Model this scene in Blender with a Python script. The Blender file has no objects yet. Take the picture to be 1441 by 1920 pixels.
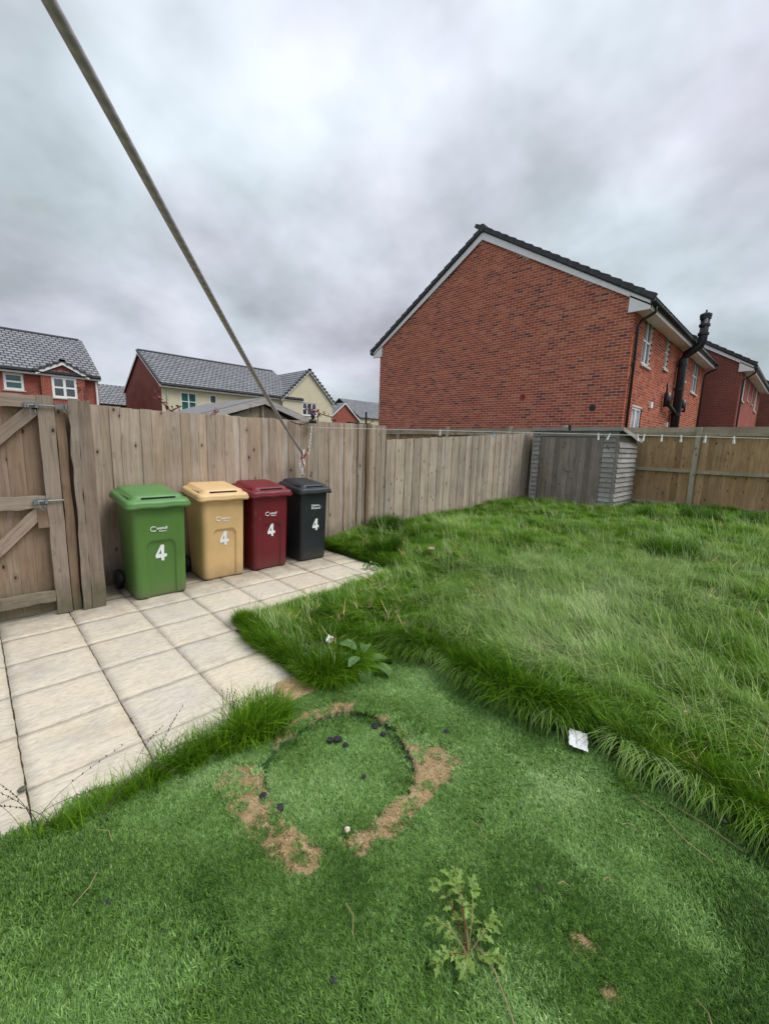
import bpy, bmesh, math, random
import numpy as np
from mathutils import Vector, Matrix
R = math.radians
rnd = random.Random(7)
S = bpy.context.scene

# ------------------------------------------------------------------ camera, sky, sun, exposure
# world frame: X runs along the left fence away from the camera, Y runs towards that fence, Z up
cd = bpy.data.cameras.new('camera'); cam = bpy.data.objects.new('camera', cd)
S.collection.objects.link(cam); S.camera = cam
cd.sensor_fit = 'VERTICAL'; cd.sensor_height = 36; cd.lens = 14.598
cd.clip_start = .03; cd.clip_end = 900
_p, _r = R(9.3133), R(1.76014)
cp, sp, cr, sr = math.cos(_p), math.sin(_p), math.cos(_r), math.sin(_r)
rows = np.array([[cr, -sr, 0], [sr, cr, 0], [0, 0, 1]]) @ np.array([[1, 0, 0], [0, -sp, -cp], [0, cp, -sp]])
k2 = 2 ** -.5
Q = np.array([[k2, k2, 0], [-k2, k2, 0], [0, 0, 1]])          # turn by -45 degrees about Z
rt, dn, fw = [Q @ rows[i] for i in range(3)]
m = Matrix(((rt[0], -dn[0], -fw[0], 0), (rt[1], -dn[1], -fw[1], 0), (rt[2], -dn[2], -fw[2], 1.48), (0, 0, 0, 1)))
cam.matrix_world = m

SUN = Vector((.42, -.62, 1.15)).normalized()
w = bpy.data.worlds.new('World'); S.world = w; w.use_nodes = True
nt = w.node_tree; nt.nodes.clear()
def N(t, typ, **kw):
    n = t.nodes.new(typ)
    for k, v in kw.items():
        if hasattr(n, k): setattr(n, k, v)
        else: n.inputs[k.replace('_', ' ')].default_value = v
    return n
L = lambda t, a, b: t.links.new(a, b)
def ramp(t, src, stops, interp='LINEAR'):
    r = t.nodes.new('ShaderNodeValToRGB'); r.color_ramp.interpolation = interp
    e = r.color_ramp.elements
    while len(e) < len(stops): e.new(.5)
    for i, (p, c) in enumerate(stops):
        e[i].position = p; e[i].color = (*c, 1) if len(c) == 3 else c
    L(t, src, r.inputs[0]); return r.outputs[0]
def mixc(t, fac, a, b, mode='MIX'):
    n = t.nodes.new('ShaderNodeMix'); n.data_type = 'RGBA'; n.blend_type = mode
    for s, v in ((n.inputs[0], fac), (n.inputs[6], a), (n.inputs[7], b)):
        if isinstance(v, (int, float)): s.default_value = v
        elif isinstance(v, tuple): s.default_value = (*v, 1) if len(v) == 3 else v
        else: L(t, v, s)
    return n.outputs[2]
def math_(t, op, a, b=None, c=None):
    n = t.nodes.new('ShaderNodeMath'); n.operation = op
    for i, v in enumerate((a, b, c)):
        if v is None: continue
        if isinstance(v, (int, float)): n.inputs[i].default_value = v
        else: L(t, v, n.inputs[i])
    return n.outputs[0]
def noise(t, vec, scale, detail=3, rough=.5, dist=0):
    n = N(t, 'ShaderNodeTexNoise'); n.inputs['Scale'].default_value = scale; n.inputs['Detail'].default_value = detail
    n.inputs['Roughness'].default_value = rough; n.inputs['Distortion'].default_value = dist
    if vec is not None: L(t, vec, n.inputs['Vector'])
    return n
sky = N(nt, 'ShaderNodeTexSky'); sky.sky_type = 'NISHITA'; sky.sun_disc = False
sky.sun_elevation = math.asin(SUN.z); sky.sun_rotation = math.atan2(SUN.x, SUN.y)
bg1 = N(nt, 'ShaderNodeBackground'); bg1.inputs[1].default_value = .06; L(nt, sky.outputs[0], bg1.inputs[0])
tc = N(nt, 'ShaderNodeTexCoord'); sx = N(nt, 'ShaderNodeSeparateXYZ'); L(nt, tc.outputs['Generated'], sx.inputs[0])
zz = math_(nt, 'MAXIMUM', sx.outputs[2], 0.0)
den = math_(nt, 'ADD', zz, .46)
cx = N(nt, 'ShaderNodeCombineXYZ')
L(nt, math_(nt, 'DIVIDE', sx.outputs[0], den), cx.inputs[0]); L(nt, math_(nt, 'DIVIDE', sx.outputs[1], den), cx.inputs[1])
cx.inputs[2].default_value = 3.7
n1 = noise(nt, cx.outputs[0], 2.1, 4, .5, .15)
n2 = noise(nt, cx.outputs[0], 1.6, 2, .5)
n3 = noise(nt, cx.outputs[0], 5.5, 4, .55, .15)
v = math_(nt, 'ADD', math_(nt, 'MULTIPLY', n1.outputs[0], .76), math_(nt, 'MULTIPLY', n3.outputs[0], .24))
base = ramp(nt, v, [(.36, (.37, .40, .425)), (.45, (.48, .515, .555)), (.54, (.60, .635, .69)), (.65, (.74, .775, .835))])
tint = ramp(nt, n2.outputs[0], [(.40, (.955, 1.01, 1.01)), (.60, (1.04, .985, 1.04))])
col = mixc(nt, 1.0, base, tint, 'MULTIPLY')
grad = math_(nt, 'MULTIPLY_ADD', zz, .55, .84)      # overcast sky: a little brighter overhead
cg = N(nt, 'ShaderNodeCombineXYZ'); [L(nt, grad, cg.inputs[i]) for i in range(3)]
col = mixc(nt, 1.0, col, cg.outputs[0], 'MULTIPLY')
bg2 = N(nt, 'ShaderNodeBackground'); L(nt, col, bg2.inputs[0]); bg2.inputs[1].default_value = .70
ms = N(nt, 'ShaderNodeMixShader'); ms.inputs[0].default_value = .94
L(nt, bg1.outputs[0], ms.inputs[1]); L(nt, bg2.outputs[0], ms.inputs[2])
wo = N(nt, 'ShaderNodeOutputWorld'); L(nt, ms.outputs[0], wo.inputs[0])

sl = bpy.data.lights.new('sun', 'SUN'); sl.energy = 1.5; sl.angle = R(28); sl.color = (1, .965, .91)
so = bpy.data.objects.new('sun', sl); S.collection.objects.link(so)
so.rotation_euler = (-SUN).to_track_quat('-Z', 'Y').to_euler(); so.location = (0, -5, 12)
S.view_settings.view_transform = 'Standard'; S.view_settings.look = 'None'
S.view_settings.gamma = 1; S.view_settings.use_curve_mapping = False; S.view_settings.exposure = 0.76
S.cycles.max_bounces = 6

# ------------------------------------------------------------------ materials
def mat(name, rough=.8, spec=.3, metal=0):
    m = bpy.data.materials.new(name); m.use_nodes = True; t = m.node_tree
    b = t.nodes['Principled BSDF']; b.inputs['Roughness'].default_value = rough
    b.inputs['Specular IOR Level'].default_value = spec; b.inputs['Metallic'].default_value = metal
    return m, t, b
def setc(t, b, c):
    if isinstance(c, tuple): b.inputs['Base Color'].default_value = (*c, 1)
    else: L(t, c, b.inputs['Base Color'])
def bump(t, b, h, s=.3, d=.01):
    n = N(t, 'ShaderNodeBump'); n.inputs['Strength'].default_value = s; n.inputs['Distance'].default_value = d
    L(t, h, n.inputs['Height']); L(t, n.outputs[0], b.inputs['Normal'])
def objvec(t, scale=(1, 1, 1), rand=20.0):
    tc = N(t, 'ShaderNodeTexCoord'); oi = N(t, 'ShaderNodeObjectInfo')
    mp = N(t, 'ShaderNodeMapping'); mp.inputs['Scale'].default_value = scale
    L(t, tc.outputs['Object'], mp.inputs[0])
    cb = N(t, 'ShaderNodeCombineXYZ'); r = math_(t, 'MULTIPLY', oi.outputs['Random'], rand)
    [L(t, r, cb.inputs[i]) for i in range(3)]; L(t, cb.outputs[0], mp.inputs['Location'])
    return mp.outputs[0], oi.outputs['Random']
def geopos(t):
    return N(t, 'ShaderNodeNewGeometry').outputs['Position']
def attr(t, name, typ='GEOMETRY'):
    a = N(t, 'ShaderNodeAttribute'); a.attribute_name = name; a.attribute_type = typ; return a

def wood(name, c1, c2, c3, dark=(.05, .035, .025), grain=(22, 22, 1.3), wet=0, green=0, rough=.85):
    m, t, b = mat(name, rough, .15)
    vec, rn = objvec(t, grain, 37)
    vec2, _ = objvec(t, (5, 5, 1.6), 37)
    g = noise(t, vec, 2.2, 5, .65, .8)
    bl = noise(t, vec2, 1.4, 3, .55)
    c = ramp(t, rn, [(.0, c1), (.5, c2), (1, c3)])
    c = mixc(t, ramp(t, bl.outputs[0], [(.38, (0, 0, 0)), (.66, (.75,) * 3)]), c, c3)
    gf = ramp(t, g.outputs[0], [(.34, (.74,) * 3), (.5, (.98,) * 3), (.68, (1.13,) * 3)])
    c = mixc(t, 1, c, gf, 'MULTIPLY')
    # knots, each ringed by darker grain
    kv, _ = objvec(t, (8.5, 8.5, 5.0), 91)
    vo = N(t, 'ShaderNodeTexVoronoi'); vo.inputs['Scale'].default_value = 1.0; L(t, kv, vo.inputs['Vector'])
    kd = math_(t, 'ADD', vo.outputs['Distance'], math_(t, 'MULTIPLY', g.outputs[0], .06))
    kn = ramp(t, kd, [(.09, (1,) * 3), (.13, (.35,) * 3), (.17, (.05,) * 3), (.20, (.32,) * 3), (.24, (0,) * 3)])
    c = mixc(t, kn, c, dark)
    fr_ = math_(t, 'FRACT', math_(t, 'MULTIPLY', rn, 7.31)); c = mixc(t, 1, c, ramp(t, fr_, [(0, (.80, .79, .78)), (.5, (1, .99, .98)), (1, (1.16, 1.14, 1.12))]), 'MULTIPLY')
    # weather stains in world space
    gp = geopos(t); sn = noise(t, gp, 1.7, 4, .6)
    c = mixc(t, ramp(t, sn.outputs[0], [(.42, (0,) * 3), (.62, (.42,) * 3)]), c, mixc(t, 1, c, (.66, .6, .54), 'MULTIPLY'))
    sz_ = N(t, 'ShaderNodeSeparateXYZ'); L(t, gp, sz_.inputs[0])     # algae and splash stains climb from the ground
    dz = math_(t, 'ADD', sz_.outputs[2], math_(t, 'MULTIPLY', noise(t, gp, 5, 5, .7).outputs[0], .55))
    c = mixc(t, ramp(t, dz, [(.30, (.8,) * 3), (.62, (0,) * 3)]), c, (.105, .10, .062))
    if green:
        c = mixc(t, ramp(t, noise(t, gp, 3.1, 3).outputs[0], [(.5, (0,) * 3), (.7, (green,) * 3)]), c, (.16, .18, .09))
    setc(t, b, c); bump(t, b, g.outputs[0], .5, .006); return m
M = {}
M['fence'] = wood('weathered_fence_wood', (.37, .275, .20), (.46, .405, .355), (.43, .345, .265))
M['fence_low'] = wood('pale_weathered_wood', (.44, .375, .305), (.37, .33, .285), (.50, .415, .335))
M['fence_back'] = wood('brown_fence_wood', (.40, .27, .145), (.48, .34, .20), (.36, .235, .125), wet=1)
M['rail'] = wood('pale_rail_wood', (.42, .36, .27), (.38, .33, .25), (.46, .40, .31), grain=(1.5, 22, 22), green=.5)
M['post'] = wood('pale_post_wood', (.50, .45, .36), (.46, .41, .33), (.52, .47, .38))
M['gate'] = wood('gate_wood', (.28, .205, .145), (.32, .25, .19), (.29, .20, .13))
M['gate_frame'] = wood('gate_frame_wood', (.33, .28, .23), (.36, .31, .26), (.29, .235, .19))
M['gate_rail'] = wood('gate_rail_wood', (.34, .29, .24), (.38, .33, .27), (.30, .245, .195), grain=(1.5, 22, 22))
M['brace'] = wood('gate_brace_wood', (.31, .25, .2), (.34, .28, .23), (.29, .23, .18), grain=(1.5, 22, 22))
M['shed'] = wood('grey_shed_wood', (.36, .35, .34), (.31, .305, .30), (.41, .40, .39), grain=(1.5, 22, 22))
M['shed_door'] = wood('brown_grey_door_wood', (.27, .235, .21), (.23, .205, .18), (.31, .27, .24))
M['jamb'] = wood('brown_jamb_wood', (.26, .185, .125), (.24, .17, .115), (.28, .2, .14))

def plain(name, c, rough=.5, spec=.4, metal=0, var=.12, sc=6, bmp=0):
    m, t, b = mat(name, rough, spec, metal)
    n = noise(t, geopos(t), sc, 4, .6)
    f = ramp(t, n.outputs[0], [(.3, (1 - var,) * 3), (.7, (1 + var,) * 3)])
    setc(t, b, mixc(t, 1, c, f, 'MULTIPLY'))
    if bmp: bump(t, b, noise(t, geopos(t), 60, 3).outputs[0], bmp, .003)
    return m
M['white'] = plain('white_plastic', (.86, .865, .87), .4, .4, var=.05)
M['cream_frame'] = plain('white_window_frame', (.87, .875, .87), .35, .5, var=.03)
M['black'] = plain('black_plastic', (.012, .013, .016), .38, .5, var=.2)
M['gutter'] = plain('black_gutter_plastic', (.014, .015, .018), .35, .5, var=.2)
M['steel'] = plain('galvanised_steel', (.25, .26, .27), .5, .4, .7, var=.25, sc=40)
M['tile'] = None
M['cream'] = plain('cream_render', (.66, .61, .44), .9, .1, var=.05, sc=2)
M['peg'] = plain('white_peg_plastic', (.82, .82, .8), .4)
M['pegblue'] = plain('blue_peg_plastic', (.1, .35, .55), .4)
M['sill'] = plain('pale_stone_sill', (.55, .5, .44), .85, .2)
M['leaf_red'] = plain('dark_red_leaf', (.22, .03, .045), .5, .3, var=.4, sc=30)
M['bark'] = plain('thin_branch_bark', (.12, .07, .06), .8, .2, var=.3, sc=30)
M['leaf_dock'] = plain('broad_weed_leaf', (.095, .18, .055), .45, .4, var=.3, sc=25)
M['leaf_weed'] = plain('light_weed_leaf', (.145, .235, .045), .5, .3, var=.3, sc=40)
M['stem'] = plain('straw_stem', (.30, .24, .12), .7, .2, var=.3, sc=30)
M['stem_dark'] = plain('dark_weed_stem', (.075, .06, .05), .7, .2, var=.3, sc=30)
M['stem_red'] = plain('reddish_weed_stem', (.16, .07, .035), .7, .2, var=.3, sc=30)
M['clod'] = plain('dark_soil_clod', (.035, .035, .04), .9, .1, var=.4, sc=60, bmp=.5)
M['stone'] = plain('brown_stone', (.3, .23, .16), .8, .2, var=.25, sc=30)
M['shell'] = plain('pale_shell', (.66, .56, .45), .6, .3, var=.25, sc=60)
M['litter'] = plain('crumpled_litter', (.62, .6, .58), .6, .3, var=.2, sc=50)
M['paper'] = plain('dirty_white_paper', (.74, .75, .77), .8, .2, var=.2, sc=70)
M['felt'] = plain('grey_roof_felt', (.22, .22, .22), .9, .1, var=.2, sc=12, bmp=.6)

# rope with a two tone twist
m, t, b = mat('twisted_line', .55, .4)
tcn = N(t, 'ShaderNodeTexCoord'); sxx = N(t, 'ShaderNodeSeparateXYZ'); L(t, tcn.outputs['UV'], sxx.inputs[0])
ph = math_(t, 'ADD', math_(t, 'MULTIPLY', sxx.outputs[0], 1.0), math_(t, 'MULTIPLY', sxx.outputs[1], 2.0))
fr = math_(t, 'FRACT', ph)
setc(t, b, ramp(t, fr, [(.1, (.36, .32, .35)), (.45, (.46, .42, .45)), (.8, (.36, .32, .35))])); b.inputs['Metallic'].default_value = .25
bump(t, b, fr, .25, .002); M['rope'] = m

# brick: 'tone' is each brick's own colour
m, t, b = mat('red_brick', .88, .15)
a = attr(t, 'tone')
c = ramp(t, a.outputs['Fac'], [(0, (.19, .065, .052)), (.16, (.30, .082, .056)), (.4, (.41, .105, .058)), (.75, (.49, .130, .066)), (1, (.54, .185, .10))])
n = noise(t, geopos(t), 26, 5, .65)
c = mixc(t, 1, c, ramp(t, n.outputs[0], [(.3, (.72,) * 3), (.7, (1.2,) * 3)]), 'MULTIPLY')
setc(t, b, c); bump(t, b, n.outputs[0], .5, .01); M['brick'] = m
m, t, b = mat('mortar', .95, .1)
n = noise(t, geopos(t), 9, 4, .6)
setc(t, b, ramp(t, n.outputs[0], [(.3, (.60, .50, .43)), (.7, (.82, .71, .62))])); M['mortar'] = m
def far_brick(name, c1, c2, mo, axis='Y'):
    m, t, b = mat(name, .9, .15)
    tc = N(t, 'ShaderNodeTexCoord'); s = N(t, 'ShaderNodeSeparateXYZ'); L(t, geopos(t), s.inputs[0])
    cb = N(t, 'ShaderNodeCombineXYZ')
    nrm = N(t, 'ShaderNodeNewGeometry'); sn = N(t, 'ShaderNodeSeparateXYZ'); L(t, nrm.outputs['Normal'], sn.inputs[0])
    ax = math_(t, 'GREATER_THAN', math_(t, 'ABSOLUTE', sn.outputs[0]), .7)
    u = math_(t, 'ADD', math_(t, 'MULTIPLY', ax, s.outputs[1]), math_(t, 'MULTIPLY', math_(t, 'SUBTRACT', 1, ax), s.outputs[0]))
    L(t, u, cb.inputs[0]); L(t, s.outputs[2], cb.inputs[1])
    br = N(t, 'ShaderNodeTexBrick'); L(t, cb.outputs[0], br.inputs['Vector'])
    for k, v in (('Scale', 1), ('Mortar Size', .007), ('Brick Width', .225), ('Row Height', .075), ('Bias', 0)): br.inputs[k].default_value = v
    br.inputs['Color1'].default_value = (*c1, 1); br.inputs['Color2'].default_value = (*c2, 1); br.inputs['Mortar'].default_value = (*mo, 1)
    n = noise(t, geopos(t), 1.2, 4, .6)
    setc(t, b, mixc(t, 1, br.outputs[0], ramp(t, n.outputs[0], [(.3, (.8,) * 3), (.7, (1.15,) * 3)]), 'MULTIPLY'))
    bump(t, b, br.outputs['Fac'], -.3, .01); return m
M['farbrick'] = far_brick('far_red_brick', (.36, .07, .045), (.27, .055, .04), (.40, .27, .22))
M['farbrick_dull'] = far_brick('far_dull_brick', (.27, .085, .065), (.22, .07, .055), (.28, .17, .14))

m, t, b = mat('concrete_roof_tile', .75, .3)
n = noise(t, geopos(t), 2.1, 4, .6); a = attr(t, 'tone')
c = ramp(t, a.outputs['Fac'], [(0, (.24, .25, .265)), (1, (.29, .30, .315))])
setc(t, b, mixc(t, 1, c, ramp(t, n.outputs[0], [(.3, (.8,) * 3), (.7, (1.15,) * 3)]), 'MULTIPLY')); M['tile'] = m
m, t, b = mat('dark_roof_tile', .75, .3)
n = noise(t, geopos(t), 8, 4, .6); setc(t, b, ramp(t, n.outputs[0], [(.3, (.045, .048, .055)), (.7, (.085, .088, .095))])); M['tile_dark'] = m

m, t, b = mat('window_glass', .06, .8)
gp = geopos(t); n = noise(t, gp, .9, 2)
setc(t, b, ramp(t, n.outputs[0], [(.35, (.035, .05, .055)), (.65, (.12, .15, .165))])); b.inputs['Coat Weight'].default_value = .6; M['glass'] = m
m, t, b = mat('curtained_glass', .15, .7)
setc(t, b, ramp(t, noise(t, gp if False else geopos(t), 3, 2).outputs[0], [(.4, (.25, .28, .32)), (.6, (.5, .53, .56))])); M['glass_pale'] = m
m, t, b = mat('green_tinted_glass', .1, .8)
setc(t, b, ramp(t, noise(t, geopos(t), 2, 2).outputs[0], [(.35, (.01, .09, .08)), (.65, (.05, .16, .15))])); M['glass_green'] = m

def plastic(name, c, dirt=.5):
    m, t, b = mat(name, .42, .45)
    v, _ = objvec(t, (1, 1, 1), 3)
    n = noise(t, v, 3, 5, .65); n2 = noise(t, v, 45, 3, .6)
    s = N(t, 'ShaderNodeSeparateXYZ'); tc = N(t, 'ShaderNodeTexCoord'); L(t, tc.outputs['Object'], s.inputs[0])
    f = ramp(t, n.outputs[0], [(.3, (.86,) * 3), (.7, (1.1,) * 3)])
    c = mixc(t, 1, c, f, 'MULTIPLY')
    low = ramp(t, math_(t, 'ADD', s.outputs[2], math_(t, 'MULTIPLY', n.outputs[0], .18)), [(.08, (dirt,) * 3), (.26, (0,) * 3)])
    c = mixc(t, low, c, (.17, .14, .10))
    c = mixc(t, ramp(t, noise(t, v, 14, 4, .7).outputs[0], [(.62, (0,) * 3), (.74, (.25,) * 3)]), c, (.3, .28, .24))
    setc(t, b, c); b.inputs['Roughness'].default_value = .45
    bump(t, b, n2.outputs[0], .12, .002); return m
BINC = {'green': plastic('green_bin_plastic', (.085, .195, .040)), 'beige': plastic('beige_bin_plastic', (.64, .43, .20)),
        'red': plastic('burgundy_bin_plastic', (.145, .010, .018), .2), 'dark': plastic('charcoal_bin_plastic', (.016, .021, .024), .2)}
BINL = {'green': plastic('green_lid_plastic', (.105, .25, .075), 0), 'beige': plastic('beige_lid_plastic', (.70, .48, .235), 0),  # lids repeat the body plastic lighter: sky reflection put into the colour
        'red': plastic('burgundy_lid_plastic', (.17, .014, .022), 0), 'dark': plastic('charcoal_lid_plastic', (.025, .03, .037), 0)}

m, t, b = mat('buff_paving_stone', .85, .2)
v, rn = objvec(t, (1, 1, 1), 60)
v2, _ = objvec(t, (1.0, 3.6, 1), 60)
big = noise(t, v, 3.2, 4, .6, .6); fine = noise(t, v2, 16, 6, .68, 1.2); sp_ = noise(t, v, 60, 3, .6)
c = ramp(t, rn, [(0, (.59, .52, .40)), (.35, (.63, .565, .44)), (.7, (.59, .54, .44)), (1, (.65, .575, .435))])
c = mixc(t, ramp(t, big.outputs[0], [(.42, (0,) * 3), (.68, (.8,) * 3)]), c, (.53, .49, .43))
c = mixc(t, 1, c, ramp(t, fine.outputs[0], [(.3, (.70,) * 3), (.5, (.98,) * 3), (.72, (1.17,) * 3)]), 'MULTIPLY')
st = noise(t, geopos(t), 2.4, 5, .65)
c = mixc(t, ramp(t, st.outputs[0], [(.55, (0,) * 3), (.72, (.45,) * 3)]), c, (.30, .235, .165))
c = mixc(t, ramp(t, sp_.outputs[0], [(.66, (0,) * 3), (.76, (.5,) * 3)]), c, (.2, .17, .13))
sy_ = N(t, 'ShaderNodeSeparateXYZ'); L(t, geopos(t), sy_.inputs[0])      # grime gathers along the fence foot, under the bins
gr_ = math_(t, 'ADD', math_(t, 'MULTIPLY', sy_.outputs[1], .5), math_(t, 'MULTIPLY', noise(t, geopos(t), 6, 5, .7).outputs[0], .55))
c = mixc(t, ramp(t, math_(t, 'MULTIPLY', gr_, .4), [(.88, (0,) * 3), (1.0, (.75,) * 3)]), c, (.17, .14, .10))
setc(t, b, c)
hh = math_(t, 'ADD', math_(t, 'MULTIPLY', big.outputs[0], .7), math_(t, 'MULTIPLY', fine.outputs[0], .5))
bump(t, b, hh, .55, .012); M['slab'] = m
m, t, b = mat('joint_grit', .95, .1)
n = noise(t, geopos(t), 70, 4, .7)
setc(t, b, ramp(t, n.outputs[0], [(.42, (.04, .03, .022)), (.62, (.22, .175, .12))])); M['joint'] = m

m, t, b = mat('ground_soil', .95, .1)
n = noise(t, geopos(t), 7, 5, .7)
setc(t, b, ramp(t, n.outputs[0], [(.35, (.045, .045, .02)), (.65, (.10, .085, .045))])); bump(t, b, n.outputs[0], .5, .03); M['soil'] = m
m, t, b = mat('lawn_thatch', .95, .1)
n = noise(t, geopos(t), 9, 5, .7)
setc(t, b, ramp(t, n.outputs[0], [(.35, (.018, .040, .008)), (.65, (.04, .075, .018))])); M['thatch'] = m
m, t, b = mat('turf_backing', .95, .1)
n = noise(t, geopos(t), 60, 4, .7); a = attr(t, 'bare')
g = ramp(t, n.outputs[0], [(.35, (.015, .05, .012)), (.65, (.04, .10, .03))])
br_ = ramp(t, n.outputs[0], [(.35, (.30, .21, .12)), (.65, (.54, .40, .25))])
setc(t, b, mixc(t, a.outputs['Fac'], g, br_)); bump(t, b, n.outputs[0], .5, .01); M['turf_base'] = m

def blade_mat(name, stops, patch=None, trans=.25, rough=.5, fine=.0):
    """stops: colour by the clump's own tint; blades vary one by one, a little yellower or greyer"""
    m, t, b = mat(name, rough, .25)
    a = attr(t, 'tint', 'INSTANCER'); bl = attr(t, 'tone')
    n = noise(t, geopos(t), 1.6, 4, .6); n2 = noise(t, geopos(t), 11, 3, .6)
    f = math_(t, 'ADD', a.outputs['Fac'], math_(t, 'MULTIPLY', math_(t, 'SUBTRACT', n.outputs[0], .5), .35))
    f = math_(t, 'ADD', f, math_(t, 'MULTIPLY', math_(t, 'SUBTRACT', n2.outputs[0], .5), .3))
    if fine: f = math_(t, 'ADD', f, math_(t, 'MULTIPLY', math_(t, 'SUBTRACT', noise(t, geopos(t), 42, 3, .65).outputs[0], .5), fine))
    c = ramp(t, f, stops)
    v = ramp(t, bl.outputs['Fac'], [(0, (.55, .6, .55)), (.5, (1, 1, 1)), (.88, (1.35, 1.3, 1.3)), (1, (2.3, 1.9, 1.9))])
    c = mixc(t, 1, c, v, 'MULTIPLY')
    setc(t, b, c)
    tr = N(t, 'ShaderNodeBsdfTranslucent'); L(t, c, tr.inputs[0])
    mx = N(t, 'ShaderNodeMixShader'); mx.inputs[0].default_value = trans
    L(t, b.outputs[0], mx.inputs[1]); L(t, tr.outputs[0], mx.inputs[2])
    L(t, mx.outputs[0], t.nodes['Material Output'].inputs[0]); return m
M['grass'] = blade_mat('long_grass', [(.0, (.055, .15, .006)), (.3, (.155, .315, .012)), (.6, (.25, .42, .085)), (1, (.47, .59, .29))], trans=.35)
M['turf'] = blade_mat('artificial_turf_fibre', [(.0, (.035, .09, .010)), (.35, (.095, .205, .032)), (.7, (.19, .36, .095)), (1, (.33, .50, .20))], rough=.4, fine=.9)
M['straw'] = blade_mat('frayed_straw_fibre', [(.0, (.38, .26, .13)), (.5, (.52, .38, .21)), (1, (.50, .46, .24))])
M['yellowgrass'] = blade_mat('yellow_green_weed', [(.0, (.13, .24, .02)), (1, (.26, .36, .05))])

# ------------------------------------------------------------------ helpers
COL = S.collection
def tag(o, label=None, cat=None, group=None, kind=None):
    if label: o['label'] = label
    if cat: o['category'] = cat
    if group: o['group'] = group
    if kind: o['kind'] = kind
    return o
def thing(name, label, cat, loc=(0, 0, 0), rz=0, group=None):
    o = bpy.data.objects.new(name, None); o.empty_display_size = .2; COL.objects.link(o)
    o.location = loc; o.rotation_euler = (0, 0, rz); return tag(o, label, cat, group)
def link(name, me, parent=None, loc=None, rot=None):
    o = bpy.data.objects.new(name, me); COL.objects.link(o)
    if parent is not None: o.parent = parent
    if loc is not None: o.location = loc
    if rot is not None: o.rotation_euler = rot
    return o
def mesh(name, vs, fs, m=None, smooth=False):
    me = bpy.data.meshes.new(name); me.from_pydata([tuple(v) for v in vs], [], fs); me.update()
    if m: me.materials.append(m)
    if smooth: me.polygons.foreach_set('use_smooth', [True] * len(me.polygons))
    return me
class MB:
    def __init__(s): s.v = []; s.f = []; s.t = []; s.m = []
    def add(s, vs, fs, tone=.5, mi=0):
        o = len(s.v); s.v += [tuple(v) for v in vs]; s.f += [tuple(i + o for i in f) for f in fs]; s.t += [tone] * len(fs); s.m += [mi] * len(fs)
    def box(s, x0, x1, y0, y1, z0, z1, tone=.5, mi=0):
        s.add([(x0, y0, z0), (x1, y0, z0), (x1, y1, z0), (x0, y1, z0), (x0, y0, z1), (x1, y0, z1), (x1, y1, z1), (x0, y1, z1)],
              [(0, 3, 2, 1), (4, 5, 6, 7), (0, 1, 5, 4), (1, 2, 6, 5), (2, 3, 7, 6), (3, 0, 4, 7)], tone, mi)
    def tube(s, pts, r, n=8, cap=True, tone=.5):
        pts = [Vector(p) for p in pts]; rs = r if isinstance(r, (list, tuple)) else [r] * len(pts)
        o = len(s.v); ref = Vector((.13, .31, .94)).normalized()
        for i, p in enumerate(pts):
            d = (pts[min(i + 1, len(pts) - 1)] - pts[max(i - 1, 0)]).normalized()
            rr = ref if abs(d.dot(ref)) < .93 else Vector((1, 0, 0))
            a = d.cross(rr).normalized(); bb = d.cross(a).normalized()
            for k in range(n):
                q = 2 * math.pi * k / n; s.v.append(tuple(p + (a * math.cos(q) + bb * math.sin(q)) * rs[i]))
        for i in range(len(pts) - 1):
            for k in range(n):
                s.f.append((o + i * n + k, o + i * n + (k + 1) % n, o + (i + 1) * n + (k + 1) % n, o + (i + 1) * n + k)); s.t.append(tone); s.m.append(0)
        if cap:
            s.f.append(tuple(o + k for k in range(n))[::-1]); s.f.append(tuple(o + (len(pts) - 1) * n + k for k in range(n))); s.t += [tone] * 2; s.m += [0] * 2
    def me(s, name, mats, smooth=False):
        me = mesh(name, s.v, s.f, None, smooth)
        for q in (mats if isinstance(mats, (list, tuple)) else [mats]): me.materials.append(q)
        me.polygons.foreach_set('material_index', s.m)
        at = me.attributes.new('tone', 'FLOAT', 'FACE'); at.data.foreach_set('value', s.t); return me
    def obj(s, name, mats, parent=None, smooth=False, **k): return link(name, s.me(name, mats, smooth), parent, **k)
def bevel(me, wd=.004, seg=2):
    bm = bmesh.new(); bm.from_mesh(me)
    bmesh.ops.bevel(bm, geom=[e for e in bm.edges if len(e.link_faces) == 2 and e.calc_face_angle(0) > .5], offset=wd, segments=seg, affect='EDGES', profile=.6)
    bm.to_mesh(me); bm.free(); return me
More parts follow.
